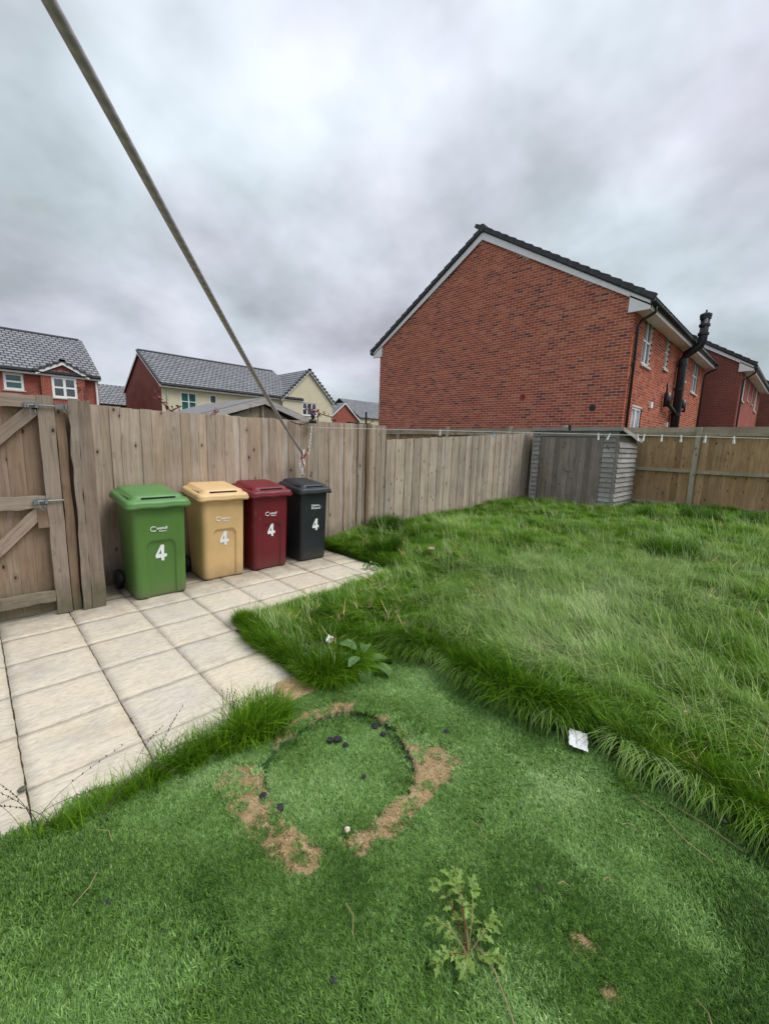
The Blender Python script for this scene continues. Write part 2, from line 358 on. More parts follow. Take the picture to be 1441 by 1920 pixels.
def timber(name, L_, wd, th, mt, axis='Z', seed=0, seg=10, warp=.004, wedge=0):
    """rough sawn length of wood; runs along axis from 0 to L_, centred on the other two; edges wander a little"""
    r = random.Random(seed); vs = []; fs = []
    for i in range(seg + 1):
        s = L_ * i / seg; o1, o2, o3 = [r.uniform(-warp, warp) for _ in range(3)]; hw = wd / 2 + r.uniform(-warp, warp) * .6; ht = th / 2
        e = [(-hw + o1, -ht - wedge + o2), (hw + o1, -ht + o2), (hw + o1, ht + o2), (-hw + o1, ht + o2)]
        for (a, c) in e: vs.append({'Z': (a, c, s), 'X': (s, c, a), 'Y': (c, s, a)}[axis])
    for i in range(seg):
        for k in range(4):
            q = (i * 4 + k, i * 4 + (k + 1) % 4, i * 4 + 4 + (k + 1) % 4, i * 4 + 4 + k); fs.append(q if axis != 'X' else q[::-1])
    fs.append((3, 2, 1, 0)); n = seg * 4; fs.append((n, n + 1, n + 2, n + 3))
    me = mesh(name, vs, fs, mt)
    bm = bmesh.new(); bm.from_mesh(me); bmesh.ops.recalc_face_normals(bm, faces=bm.faces); bm.to_mesh(me); bm.free()
    return me
def smooth(a, b, x):
    t_ = min(1, max(0, (x - a) / (b - a))); return t_ * t_ * (3 - 2 * t_)
from mathutils import noise as mn
def nz(x, y, s=1, z=0): return mn.noise(Vector((x * s, y * s, z)))

# ------------------------------------------------------------------ ground
def gz(x, y):
    z = .01 + .06 * (1 - smooth(1.8, 2.4, y)) + .06 * smooth(3.4, 4.2, x) + .08 * smooth(2.0, 4.6, x) + .13 * smooth(4.2, 9, x)
    return z + .025 * nz(x, y, 1.1) * smooth(1.9, 3, x)
vs = [(-250, -250, -.08), (250, -250, -.08), (250, 250, -.08), (-250, 250, -.08)]
g = link('ground', mesh('ground', vs, [(0, 1, 2, 3)], M['soil'])); g['kind'] = 'structure'
# lawn soil with a slope up towards the back fence
nx, ny = 100, 90
vs = []; fs = []
for j in range(ny + 1):
    for i in range(nx + 1):
        x = 1.44 + (11.4 - 1.44) * (i / nx) ** 1.5; y = -4 + (4.9 + 4) * j / ny
        z = gz(x, y)
        if y < 1.92 and x < 2.09: z = -.06
        if y > 3.11 and x < 3.49: z = -.06
        vs.append((x, y, z))
for j in range(ny):
    for i in range(nx):
        a = j * (nx + 1) + i; fs.append((a, a + 1, a + nx + 2, a + nx + 1))
g = link('lawn', mesh('lawn', vs, fs, M['thatch'])); g['kind'] = 'structure'

# artificial turf sheet with the sunken cut out patch
POLY = [(1.23, 1.67), (.94, 1.63), (.81, 1.57), (.76, 1.45), (.73, 1.27), (.75, 1.13), (.87, 1.01), (.98, .99), (1.21, 1.00), (1.32, 1.05), (1.41, 1.20), (1.46, 1.34), (1.44, 1.48), (1.36, 1.61)]
def polydist(x, y):
    """signed distance to the patch outline, negative inside"""
    d = 9; ins = False; n = len(POLY)
    for i in range(n):
        x1, y1 = POLY[i]; x2, y2 = POLY[(i + 1) % n]; dx, dy = x2 - x1, y2 - y1
        q = max(0, min(1, ((x - x1) * dx + (y - y1) * dy) / (dx * dx + dy * dy)))
        d = min(d, math.hypot(x - x1 - q * dx, y - y1 - q * dy))
        if (y1 > y) != (y2 > y) and x < dx * (y - y1) / dy + x1: ins = not ins
    return -d if ins else d
BARE = [(.68, 1.58, .67, 1.30, .062, .80), (.67, 1.30, .71, 1.08, .05, .95), (.76, 1.56, .72, 1.42, .04, .95), (.70, 1.12, .70, 1.05, .045, .95),
        (.87, .985, 1.04, .945, .038, .95), (1.04, .95, 1.22, .955, .042, .9), (1.34, 1.02, 1.42, 1.04, .085, .95), (1.44, 1.12, 1.46, .96, .05, .8),
        (1.46, 1.40, 1.46, 1.2, .05, .75), (.93, 1.68, 1.18, 1.725, .034, .9), (1.18, 1.725, 1.42, 1.62, .034, .9), (.95, 1.74, 1.12, 1.79, .05, .5), (1.25, 1.76, 1.5, 1.6, .03, .6)]
def bare(x, y):
    """where the fibres have worn away round the cut patch"""
    d = polydist(x, y)
    if d < 0: return 0
    v_ = 0
    for (ax_, ay_, bx_, by_, rr_, st_) in BARE:
        dx, dy = bx_ - ax_, by_ - ay_; q = max(0, min(1, ((x - ax_) * dx + (y - ay_) * dy) / (dx * dx + dy * dy)))
        dd = math.hypot(x - ax_ - q * dx, y - ay_ - q * dy) / (rr_ * 1.9) * (1 + .55 * nz(x, y, 13, 2) + .3 * nz(x, y, 34, 4))
        v_ = max(v_, st_ * (1 - smooth(.45, 1.2, dd)))
    for (px, py, pr) in ((1.17, .28, .085), (1.12, .15, .07), (1.2, .22, .05), (.62, 1.50, .09), (1.27, .42, .05)):
        v_ = max(v_, (1 - smooth(pr * .3, pr, math.hypot(x - px, y - py) * (1 + .5 * nz(x, y, 14)))) * .8)
    return min(1, max(0, v_ + .5 * v_ * (nz(x, y, 30) )))
def tz(x, y):
    d = polydist(x, y)
    return .006 - .042 * (1 - smooth(-.025, .004, d)) + .010 * nz(x, y, 3.2) + .010 * math.exp(-(d / .05) ** 2) * (d > 0)
x0, x1, y0, y1, st_ = -.9, 2.06, -1.6, 1.87, .016
nx = int((x1 - x0) / st_); ny = int((y1 - y0) / st_); vs = []; fs = []; bv = []
for j in range(ny + 1):
    for i in range(nx + 1):
        x = x0 + i * st_; y = y0 + j * st_
        near = abs(x - 1.05) < .65 and abs(y - 1.3) < .65 or (abs(x - 1.17) < .25 and y < .6)
        vs.append((x, y, tz(x, y) if near else .006 + .010 * nz(x, y, 3.2))); bv.append(bare(x, y) if near else 0)
for j in range(ny):
    for i in range(nx):
        a = j * (nx + 1) + i; fs.append((a, a + 1, a + nx + 2, a + nx + 1))
me = mesh('artificial_turf', vs, fs, M['turf_base'], True)
at = me.attributes.new('bare', 'FLOAT', 'POINT'); at.data.foreach_set('value', bv)
g = link('artificial_turf', me); g['kind'] = 'structure'
# sandy soil scraped out beside the slabs
vs = []; fs = []; n_ = 26
for i in range(n_): 
    q = 2 * math.pi * i / n_; r_ = (1 + .6 * nz(math.cos(q), math.sin(q), 2.3)); vs.append((1.26 + .11 * r_ * math.cos(q), 1.95 + .16 * r_ * math.sin(q), .0065))
vs.append((1.26, 1.95, .016)); fs = [(i, (i + 1) % n_, n_) for i in range(n_)]
g = link('bare_soil', mesh('bare_soil', vs, fs, plain('sandy_soil', (.40, .27, .16), .95, .1, var=.35, sc=50, bmp=.6), True)); g['kind'] = 'structure'

# ------------------------------------------------------------------ patio: every slab its own piece
patio = link('patio', mesh('patio', [(-3, 1.84, -.016), (3.43, 1.84, -.016), (3.43, 4.9, -.016), (-3, 4.9, -.016)], [(0, 1, 2, 3)], M['joint']))
patio['kind'] = 'structure'
CELL = .4383; OX, OY = .0424, 3.875
def slab_mesh(w_, h_, seed):
    r = random.Random(seed); n1, n2 = 9, 9; vs = []; fs = []
    e = []
    for j in range(n2 + 1):
        for i in range(n1 + 1):
            x = w_ * i / n1; y = h_ * j / n2
            if i in (0, n1): x += r.uniform(-.0022, .0022)
            if j in (0, n2): y += r.uniform(-.0022, .0022)
            ed = min(x, w_ - x, y, h_ - y); z = -.004 * (1 - min(1, max(0, ed) / .010)) + .0035 * nz(x, y, 7, seed) 
            vs.append((x, y, z))
    for j in range(n2):
        for i in range(n1):
            a = j * (n1 + 1) + i; fs.append((a, a + 1, a + n1 + 2, a + n1 + 1))
    rim = [i for i in range(n1)] + [n1 + j * (n1 + 1) for j in range(n2)] + [(n2 + 1) * (n1 + 1) - 1 - i for i in range(n1)] + [(n2 - j) * (n1 + 1) for j in range(n2)]
    b0 = len(vs)
    for k in rim: vs.append((vs[k][0], vs[k][1], -.035))
    for k in range(len(rim)):
        q = (k + 1) % len(rim); fs.append((rim[k], b0 + k, b0 + q, rim[q]))
    return mesh('paving_slab', vs, fs, M['slab'], True)
slabm = [slab_mesh(CELL - .0065, CELL - .0065, s_) for s_ in range(8)]
half = {}
for j in range(-2, 5):
    for i in range(-7, 8):
        xa = OX + CELL * i; yb = OY - CELL * j; ya = yb - CELL
        xb = xa + CELL
        if j >= 2 and xa > 1.3: continue
        if xa > 3.4: continue
        cutx = min(xb, 3.42) - xa; cy0 = max(ya, 1.85); cy1 = min(yb, 4.74)
        if cy1 - cy0 < .04: continue
        if abs(cutx - CELL) < .01 and cy1 - cy0 > CELL - .01: me = slabm[(i * 5 + j * 3) % 8]
        else:
            k_ = (round(cutx, 3), round(cy1 - cy0, 3)); me = half.get(k_) or half.setdefault(k_, slab_mesh(cutx - .0065, cy1 - cy0 - .0065, 20 + len(half)))
        link('paving_slab', me, patio, (xa + .00325, cy0 + .00325, rnd.uniform(-.0015, .002)), (rnd.uniform(-.003, .003), rnd.uniform(-.003, .003), rnd.uniform(-.003, .003)))

# ------------------------------------------------------------------ fences
def board_set(wd, H, mt, n=7, th=.009):
    return [timber('fence_board', H, wd, th, mt, seed=100 + i, seg=8, warp=.0022, wedge=.0045) for i in range(n)]
# tall closeboarded fence behind the bins
tf = thing('tall_fence', 'tall weathered closeboard fence running behind the four wheelie bins', 'fence', (.75, 4.75, 0))
bs = board_set(.105, 1.80, M['fence'])
x = .02; i = 0
while x < 3.98:
    top = 1.765 - .018 * smooth(.0, .6, x) + .02 * smooth(2.2, 4, x) + rnd.uniform(-.006, .006)
    o = link('fence_board', bs[i % 7], tf, (x, rnd.uniform(-.003, .003), top - 1.80), (0, rnd.uniform(-.004, .004), 0))
    if i % 7 in (2, 5): o.location.y += .006
    o.scale.x = rnd.uniform(.93, 1.08); x += .093 * o.scale.x; i += 1
link('cover_strip', timber('cover_strip', 1.78, .05, .03, M['jamb'], seed=5), tf, (3.57, -.028, 0))
link('cover_strip', timber('cover_strip', 1.70, .075, .022, M['fence'], seed=6), tf, (3.42, -.02, 0.06))
for z in (.35, .95, 1.5): link('rail', timber('rail', 4.0, .07, .05, M['rail'], 'X', seed=9, warp=.003), tf, (0, .05, z))
# short return panel between gate post and fence
for k in range(5): link('return_board', bs[k], tf, (-.015, -.5 + k * .095, -.04), (0, 0, R(90)))
# lower fence running to the shed
lf = thing('low_fence', 'lower pale featheredge fence stepping down beside the lawn towards the shed', 'fence', (4.75, 4.75, 0))
bs = board_set(.125, 1.55, M['fence_low'])
x = .055; i = 0
while x < 6.2:
    top = 1.545 + .30 * (x / 4.9)
    o = link('fence_board', bs[(i * 3) % 7], lf, (x, (0, .006)[i % 2] + rnd.uniform(-.002, .002), top - 1.55 + rnd.uniform(-.006, .006)), (0, rnd.uniform(-.005, .005), 0))
    o.scale.x = rnd.uniform(.9, 1.1); x += .112 * o.scale.x; i += 1
for z in (.45, 1.2): link('rail', timber('rail', 6.2, .07, .05, M['rail'], 'X', seed=19, warp=.003), lf, (0, .06, z), (0, R(-3.5), 0))
# back fence seen from its rail side
bf = thing('back_fence', 'brown boarded back fence with pale post and rails in front of the brick houses', 'fence', (11.0, 0, 0))
bs = board_set(.125, 1.84, M['fence_back'])
y = -4.5; i = 0
while y < 12.0:
    o = link('fence_board', bs[(i * 3) % 7], bf, (.05 + (0, .007)[i % 2], y, .19 + rnd.uniform(-.006, .006)), (0, 0, R(90)))
    o.scale.x = rnd.uniform(.93, 1.08); y += .112 * o.scale.x; i += 1
posts = [-4.0, -1.15, 1.68, 4.5, 6.04, 8.23, 10.39]
for a, b_ in zip([-4.5] + posts, posts + [12.0]):
    if b_ - a < .2: continue
    for z, h_, nm in ((1.875, .075, 'top_rail'), (1.10, .075, 'middle_rail'), (.36, .075, 'bottom_rail')):
        o = link(nm, timber(nm, b_ - a - .082, h_, .05, M['rail'], 'Y', seed=int(a * 10) + int(z * 10), seg=12, warp=.006), bf, (.012, a + .041, z + rnd.uniform(-.01, .01)))
    o = link('top_board', timber('top_board', b_ - a - .082, .11, .018, M['rail'], 'Y', seed=int(a * 10) + 77, seg=12, warp=.004), bf, (.026, a + .041, 1.975))
    link('gravel_board', timber('gravel_board', b_ - a - .082, .15, .02, M['fence_back'], 'Y', seed=int(a * 9), seg=8), bf, (.03, a + .041, .22))
for k, p in enumerate(posts):
    link('post', timber('post', 2.03 if k > 2 else 1.97, .085, .085, M['post'], seed=40 + k, seg=14, warp=.005), bf, (-.012, p, .06), (0, 0, R(90)))

# ------------------------------------------------------------------ gate
gt = thing('garden_gate', 'wooden ledged and braced garden gate with galvanised bolts at the left edge', 'gate', (-.40, 4.2, 0))
gm = [timber('gate_board', 1.70, .098, .012, M['gate'], seed=60 + k, seg=8, warp=.0015) for k in range(4)]
for k in range(9): link('gate_board', gm[k % 4], gt, (.055 + k * .0995, .04 + (0, .003)[k % 2], .03))
link('stile', timber('stile', 1.765, .10, .035, M['gate_frame'], seed=71, seg=14, warp=.003), gt, (.855, 0, .005))
link('stile', timber('stile', 1.765, .10, .035, M['gate_frame'], seed=72, seg=14, warp=.003), gt, (.05, 0, .005))
for z, nm, h_ in ((1.715, 'top_rail', .095), (.945, 'middle_rail', .10), (.17, 'bottom_rail', .09)):
    link(nm, timber(nm, .70, h_, .035, M['gate_rail'], 'X', seed=int(z * 30), seg=12, warp=.004), gt, (.103, .001, z))
for z0, z1 in ((.99, 1.66), (.22, .89)):
    dx, dz = .66, z1 - z0; ln = math.hypot(dx, dz)
    link('brace', timber('brace', ln, .085, .028, M['brace'], 'X', seed=int(z0 * 50), seg=10, warp=.003), gt, (.12, .006, z0 + .0), (0, -math.atan2(dz, dx), 0))
link('block', timber('block', .16, .07, .03, M['jamb'], seed=88, seg=3), gt, (.775, .002, .74))
def bolt(z, nm):
    b_ = MB(); b_.box(-.06, .03, -.004, 0, -.02, .02)
    b_.tube([(-.07, -.014, 0), (.12, -.014, 0)], .006, 8); b_.tube([(-.04, -.016, 0), (-.04, -.045, -.02)], .006, 6)
    for q in (-.055, .01): b_.box(q - .01, q + .01, -.027, -.004, -.02, .02)
    o = b_.obj(nm, M['steel'], gt, loc=(.79, -.02, z), smooth=False)
    k_ = MB(); k_.tube([(.0, -.012, -.032), (.0, -.02, -.055), (.018, -.02, -.07), (.034, -.02, -.055), (.03, -.012, -.032)], .0045, 6)
    k_.obj('ring', M['steel'], o, loc=(-.03, 0, 0)); return o
bolt(1.69, 'top_bolt'); bolt(.955, 'middle_bolt')
b_ = MB(); b_.box(.0, .075, -.006, 0, -.016, .016); b_.box(.055, .07, -.03, -.004, -.02, .02)
b_.tube([(.05, -.01, -.012), (.05, -.02, -.04), (.066, -.02, -.05), (.08, -.02, -.035)], .005, 6); b_.obj('keeper', M['steel'], gt, loc=(.915, -.03, 1.69))
# gate posts and trim
gp_ = thing('gate_post', 'rough wide timber gate post between the gate and the tall fence', 'post', (.69, 4.2, 0))
me = timber('post', 1.745, .088, .09, M['gate_frame'], seed=91, seg=16, warp=.004)
for v_ in me.vertices: v_.co.x *= .90 + .28 * (1 - v_.co.z / 1.745)
link('post', me, gp_, (0, 0, 0))
link('cover_strip', timber('cover_strip', 1.76, .055, .02, M['gate_frame'], seed=92, seg=16, warp=.006), gp_, (-.085, -.035, 0), (0, R(.6), 0))
link('jamb', timber('jamb', 1.72, .06, .06, M['jamb'], seed=93, seg=10), gp_, (-.148, .03, 0))
link('backing_board', timber('backing_board', 1.72, .26, .02, M['jamb'], seed=95, seg=8), gp_, (-.06, .075, 0))
link('post', timber('post', 1.8, .09, .09, M['jamb'], seed=94, seg=10), thing('hinge_post', 'hinge post on the far side of the gate, past the photo edge', 'post', (-.455, 4.22, 0)), (0, 0, 0))

# ------------------------------------------------------------------ shed in the corner
sh = thing('shed', 'small grey shiplap garden shed with brown double doors in the lawn corner', 'shed', (9.5, 2.77, .2))
SW, SD, SH1, SH2 = 1.83, 1.35, 1.74, 1.52       # width along Y, depth along X, front and back height
bx = MB(); bx.add([(.02, .02, 0), (.02, SW - .02, 0), (SD, SW - .02, 0), (SD, .02, 0), (.02, .02, SH1 - .02), (.02, SW - .02, SH1 - .02), (SD, SW - .02, SH2 - .02), (SD, .02, SH2 - .02)],
       [(0, 1, 2, 3), (4, 7, 6, 5), (0, 4, 5, 1), (1, 5, 6, 2), (2, 6, 7, 3), (3, 7, 4, 0)]); bx.obj('carcass', M['shed_door'], sh)
zz_ = .0; k = 0
wl = {w_: [timber('shiplap_board', w_, .115, .012, M['shed'], a_, seed=200 + q, seg=6, warp=.003, wedge=.012) for q in range(4)] for w_, a_ in ((.235, 'Y'), (1.30, 'X'), (.15, 'Y'))}
while zz_ < SH1 - .14:
    link('shiplap_board', wl[.235][k % 4], sh, (-.0, .045, zz_ + .055), (0, R(8), 0))
    link('shiplap_board', wl[.15][k % 4], sh, (-.0, SW - .17, zz_ + .055), (0, R(8), 0))
    if zz_ + .11 < SH2 - .02: link('shiplap_board', wl[1.30][k % 4], sh, (.045, .0, zz_ + .055), (R(-8), 0, 0))
    zz_ += .104; k += 1
link('corner_trim', timber('corner_trim', SH1, .045, .03, M['shed'], seed=7), sh, (.0, .022, 0), (0, 0, R(90)))
link('corner_trim', timber('corner_trim', SH1, .045, .03, M['shed'], seed=8), sh, (.0, SW - .01, 0), (0, 0, R(90)))
dw = (SW - .285 - .19) / 2
dm = [timber('door_board', 1.50, dw / 6 - .003, .014, M['shed_door'], seed=230 + q, seg=6, warp=.0015) for q in range(5)]
for d_ in range(2):
    dr = MB(); yy = .285 + d_ * (dw + .006); dr.box(.0, .015, yy, yy + dw - .004, .03, 1.55)
    door = dr.obj('door', M['shed_door'], sh)
    for q in range(6): link('door_board', dm[(q + d_ * 2) % 5], door, (-.012, yy + dw / 12 + q * dw / 6, .04), (0, 0, R(90)))
hd = MB(); hd.box(-.04, -.022, .285 + dw - .06, .285 + dw + .05, .80, .825); hd.obj('latch', M['steel'], sh)
link('header', timber('header', SW - .06, .13, .022, M['shed'], 'Y', seed=241, seg=8), sh, (-.006, .03, 1.635))
rf = MB(); ov = .07
rf.add([(-ov, -ov, SH1 + .0), (-ov, SW + .03, SH1 + .0), (SD + .04, SW + .03, SH2 - .01), (SD + .04, -ov, SH2 - .01), (-ov, -ov, SH1 + .03), (-ov, SW + .03, SH1 + .03), (SD + .04, SW + .03, SH2 + .02), (SD + .04, -ov, SH2 + .02)],
       [(0, 1, 2, 3), (4, 7, 6, 5), (0, 4, 5, 1), (1, 5, 6, 2), (2, 6, 7, 3), (3, 7, 4, 0)]); rf.obj('roof', M['felt'], sh)
link('fascia', timber('fascia', SW + .08, .075, .016, M['shed'], 'Y', seed=242, seg=10), sh, (-ov - .01, -ov, SH1 - .015))
me = timber('verge_board', math.hypot(SD + .1, SH1 - SH2), .075, .016, M['shed'], 'X', seed=243, seg=8); link('verge_board', me, sh, (-ov, -ov - .009, SH1 - .015), (0, math.atan2(SH1 - SH2, SD + .1), 0))
fc = MB(); fc.tube([(-.09, .98, 1.70), (-.11, .98, 1.77), (-.09, 1.0, 1.80), (-.05, .98, 1.79)], .022, 8); fc.obj('hook', M['black'], sh)

# ------------------------------------------------------------------ wheelie bins
def rrect(hw, y0, y1, r, nf=64, ns=12, nc=5):
    """rounded rectangle, front side (y0) first; returns list of (x, y, is_front)"""
    pts = []
    for i in range(nf + 1): pts.append((-hw + r + (2 * hw - 2 * r) * i / nf, y0, 1))
    for q in range(1, nc): a = -math.pi / 2 + math.pi / 2 * q / nc; pts.append((hw - r + r * math.cos(a), y0 + r + r * math.sin(a), 0))
    for i in range(ns + 1): pts.append((hw, y0 + r + (y1 - y0 - 2 * r) * i / ns, 0))
    for q in range(1, nc): a = math.pi / 2 * q / nc; pts.append((hw - r + r * math.cos(a), y1 - r + r * math.sin(a), 0))
    for i in range(ns + 1): pts.append((hw - r - (2 * hw - 2 * r) * i / ns, y1, 0))
    for q in range(1, nc): a = math.pi / 2 + math.pi / 2 * q / nc; pts.append((-hw + r + r * math.cos(a), y1 - r + r * math.sin(a), 0))
    for i in range(ns + 1): pts.append((-hw, y1 - r - (y1 - y0 - 2 * r) * i / ns, 0))
    for q in range(1, nc): a = math.pi + math.pi / 2 * q / nc; pts.append((-hw + r + r * math.cos(a), y0 + r + r * math.sin(a), 0))
    return pts
def loft(rings, mt, name, cap0=True, cap1=True):
    n = len(rings[0]); vs = [p for r_ in rings for p in r_]; fs = []
    for i in range(len(rings) - 1):
        for k in range(n): fs.append((i * n + k, i * n + (k + 1) % n, (i + 1) * n + (k + 1) % n, (i + 1) * n + k))
    if cap0: fs.append(tuple(range(n))[::-1])
    if cap1: fs.append(tuple((len(rings) - 1) * n + k for k in range(n)))
    me = mesh(name, vs, fs, mt, True)
    return me
WHITE_PRINT = plain('white_bin_print', (.80, .82, .82), .5, .3, var=.12, sc=90)
def text(name, body, size, parent, loc, rot, mt, bold=0, ext=.0006, sx=1, align='CENTER', shear=0):
    cu = bpy.data.curves.new(name, 'FONT'); cu.body = body; cu.size = size; cu.extrude = ext; cu.offset = bold; cu.align_x = align; cu.align_y = 'CENTER'
    cu.resolution_u = 3; cu.shear = shear
    tmp = bpy.data.objects.new('t', cu); COL.objects.link(tmp); dg = bpy.context.evaluated_depsgraph_get(); dg.update()
    me = bpy.data.meshes.new_from_object(tmp.evaluated_get(dg)); COL.objects.unlink(tmp); bpy.data.objects.remove(tmp)
    me.materials.clear(); me.materials.append(mt); me.name = name
    o = link(name, me, parent, loc, rot); o.scale = (sx, 1, 1); return o
def four(parent, loc, rx, h_, bad=True):
    """a cut out sticker of the figure 4, rough edged"""
    o_ = [(.42, 1), (.62, 1), (.66, .94), (.66, .42), (.80, .42), (.84, .36), (.84, .26), (.80, .21), (.66, .21), (.66, .03), (.60, 0), (.46, 0), (.43, .04), (.43, .19), (.06, .19), (.02, .24), (.02, .36)]
    i_ = [(.43, .42), (.43, .70), (.25, .42)]
    vs = []; r = random.Random(int(loc[0] * 1000) + 5)
    for p in o_ + i_: vs.append(((p[0] - .43) * h_ * .78 + r.uniform(-.002, .002), 0, (p[1] - .5) * h_ + r.uniform(-.002, .002)))
    bm = bmesh.new(); V_ = [bm.verts.new(v) for v in vs]; no = len(o_)
    E_ = [bm.edges.new((V_[k], V_[(k + 1) % no])) for k in range(no)] + [bm.edges.new((V_[no + k], V_[no + (k + 1) % 3])) for k in range(3)]
    bmesh.ops.triangle_fill(bm, edges=E_, use_beauty=True)
    me = bpy.data.meshes.new('number'); bm.to_mesh(me); bm.free(); me.materials.append(WHITE_PRINT)
    return link('number', me, parent, loc, (rx, 0, 0))
def make_bin(key, label, x, yf, W_, arch=True, H=.90, ly=.58, rz=0, num=(.0, .43), lgx=0, base_w=.42):
    t_ = thing('wheelie_bin', label, 'wheelie bin', (x, yf, 0), rz, 'wheelie bins by the fence')
    c_, l_ = BINC[key], BINL[key]
    hb, ht = base_w / 2, W_ / 2 - .022
    rings = []
    zs = [0.0, .006, .02] + [.02 + (H - .06) * i / 84 for i in range(1, 85)] + [H - .035, H - .034, H]
    for q, z in enumerate(zs):
        f = z / H; hw = hb + (ht - hb) * f ; yfr = -.035 * f; yb = .42 + .11 * f
        rr = .055
        if q == 0: hw -= .014; yfr += .014; yb -= .014
        if q == 1: hw -= .004; yfr += .004; yb -= .004
        if q >= len(zs) - 2: hw += .008; yfr -= .008; yb += .008
        ring = []
        for (px, py, fr) in rrect(hw, yfr, yb, rr):
            d = 0
            # recessed arch panel on the lower front, as moulded
            if fr and arch:
                aw = hw * .56; topz = .535
                ax_ = abs(px) / aw; inx = 1 - smooth(.93, 1.03, ax_)
                zc = topz - .06 * max(0, (ax_ - .55) / .45) ** 2.5
                d = .017 * inx * (1 - smooth(zc - .012, zc + .006, z)) * smooth(.0, .035, z + .02)
            # slight waviness of blow moulded walls
            d += .0018 * nz(px * 4 + x * 7, z * 3, 1, 3)
            # recessed wheel wells at the back corners
            ring.append((px, py + d if fr else py, z + .004))
        rings.append(ring)
    body = link('body', loft(rings, c_, 'body', True, False), t_)
    # lid: overhanging wavy rim, raised centre with a hand recess at the front
    lw = W_ / 2 + .022; z0 = H - .05
    def lr(hw, a, b, r, z, wav=0):
        return [(px, py, z + wav * math.sin(px * 26 + py * 20)) for (px, py, fr) in rrect(hw, a, b, r)]
    fy, by = -.075, ly - .02
    R_ = [lr(lw - .012, fy + .012, by - .01, .05, z0 + .006), lr(lw, fy, by, .055, z0, .004), lr(lw + .002, fy - .002, by, .055, z0 + .022, .0035), lr(lw - .004, fy + .004, by, .055, z0 + .030, .003), lr(lw - .003, fy + .003, by, .055, z0 + .034, .003),
          lr(lw - .010, fy + .010, by - .01, .05, z0 + .052, .003), lr(lw - .018, fy + .018, by - .012, .05, z0 + .062, .0015), lr(lw - .03, fy + .03, by - .02, .045, z0 + .068),
          lr(lw - .055, fy + .05, by - .03, .04, z0 + .070), lr(lw - .070, fy + .062, by - .04, .035, z0 + .100), lr(lw - .082, fy + .074, by - .05, .03, z0 + .106),
          lr(lw - .16, fy + .16, by - .14, .03, z0 + .108)]
    R_ = [[(px, py, pz + .055 * max(0, (py - fy) / (by - fy)) ** 1.2) for (px, py, pz) in q] for q in R_]
    lid = link('lid', loft(R_, l_, 'lid', True, True), t_)
    hm = MB()       # black strip painting the shade inside the hand slot, and side ribs
    hm.box(-lw * .52, lw * .52, fy + .050, fy + .066, z0 + .080, z0 + .094); hm.obj('hand_slot_shade', M['black'], lid)
    rb = MB()
    for sx_ in (-1, 1):
        rb.box(sx_ * (lw - .052) - .006, sx_ * (lw - .052) + .006, fy + .10, by - .09, z0 + .075, z0 + .10)
    o = rb.obj('rib', l_, lid, rot=(0, 0, 0))
    hn = MB(); hz = H + .045
    hn.tube([(-lw + .05, ly - .03, hz), (lw - .05, ly - .03, hz)], .016, 10)
    for sx_ in (-1, 1): hn.box(sx_ * (lw - .07) - .012, sx_ * (lw - .07) + .012, ly - .10, ly - .02, H - .03, hz + .01)
    hn.obj('handle', l_, t_, smooth=True)
    for sx_ in (-1, 1):
        wh = MB(); wx = sx_ * (hb + .030)
        n = 20; rW = .095
        pr = [(-.026, rW * .55), (-.026, rW * .92), (-.018, rW), (.018, rW), (.026, rW * .92), (.026, rW * .55)]
        o0 = len(wh.v)
        for (a, r_) in pr:
            for k in range(n): q = 2 * math.pi * k / n; wh.v.append((wx + a, .475 + r_ * math.cos(q), rW + .002 + r_ * math.sin(q)))
        for i in range(len(pr) - 1):
            for k in range(n): wh.f.append((o0 + i * n + k, o0 + (i + 1) * n + k, o0 + (i + 1) * n + (k + 1) % n, o0 + i * n + (k + 1) % n)); wh.t.append(.5); wh.m.append(0)
        wh.f.append(tuple(o0 + k for k in range(n))); wh.f.append(tuple(o0 + (len(pr) - 1) * n + k for k in range(n))[::-1]); wh.t += [.5] * 2; wh.m += [0] * 2
        wh.obj('wheel', M['black'], t_, smooth=False)
    ax = MB(); ax.tube([(-hb - .03, .475, .097), (hb + .03, .475, .097)], .012, 8); ax.obj('axle', M['steel'], t_)
    sl_ = math.atan2(.035, H)
    def fy_at(z, rec=0): return -.035 * z / H - .0035 + rec
    four(t_, (num[0], fy_at(num[1], .017 if arch and num[1] < .5 else 0) - .0015, num[1]), sl_, .150)
    lz = .655
    if key == 'dark':
        bar = MB(); bar.box(lgx - .055, lgx - .043, -.001, .001, -.028, .030); bar.obj('logo_bar', WHITE_PRINT, t_, loc=(0, fy_at(lz) - .002, lz + .03), rot=(sl_, 0, 0))
        text('logo_text', 'Bolton', .036, t_, (lgx + .015, fy_at(lz + .045) - .002, lz + .046), (R(90) + sl_, 0, 0), WHITE_PRINT, .0007)
        text('logo_text', 'Council', .036, t_, (lgx + .02, fy_at(lz) - .002, lz + .012), (R(90) + sl_, 0, 0), WHITE_PRINT, .0007)
    else:
        arc = MB(); arc.tube([(.026 * math.cos(a), 0, .021 * math.sin(a)) for a in [R(q) for q in range(48, 322, 18)]], [.0035] * 16, 5)
        arc.obj('logo_arc', WHITE_PRINT, t_, loc=(lgx - .058, fy_at(lz) + .0005, lz), rot=(sl_, 0, 0))
        text('logo_text', 'ouncil', .038, t_, (lgx + .012, fy_at(lz) - .002, lz + .004), (R(90) + sl_, 0, 0), WHITE_PRINT, .0009)
        text('logo_text', 'Bolton', .017, t_, (lgx + .018, fy_at(lz - .025) - .002, lz - .024), (R(90) + sl_, 0, 0), WHITE_PRINT, .0004, sx=1.35)
    return t_
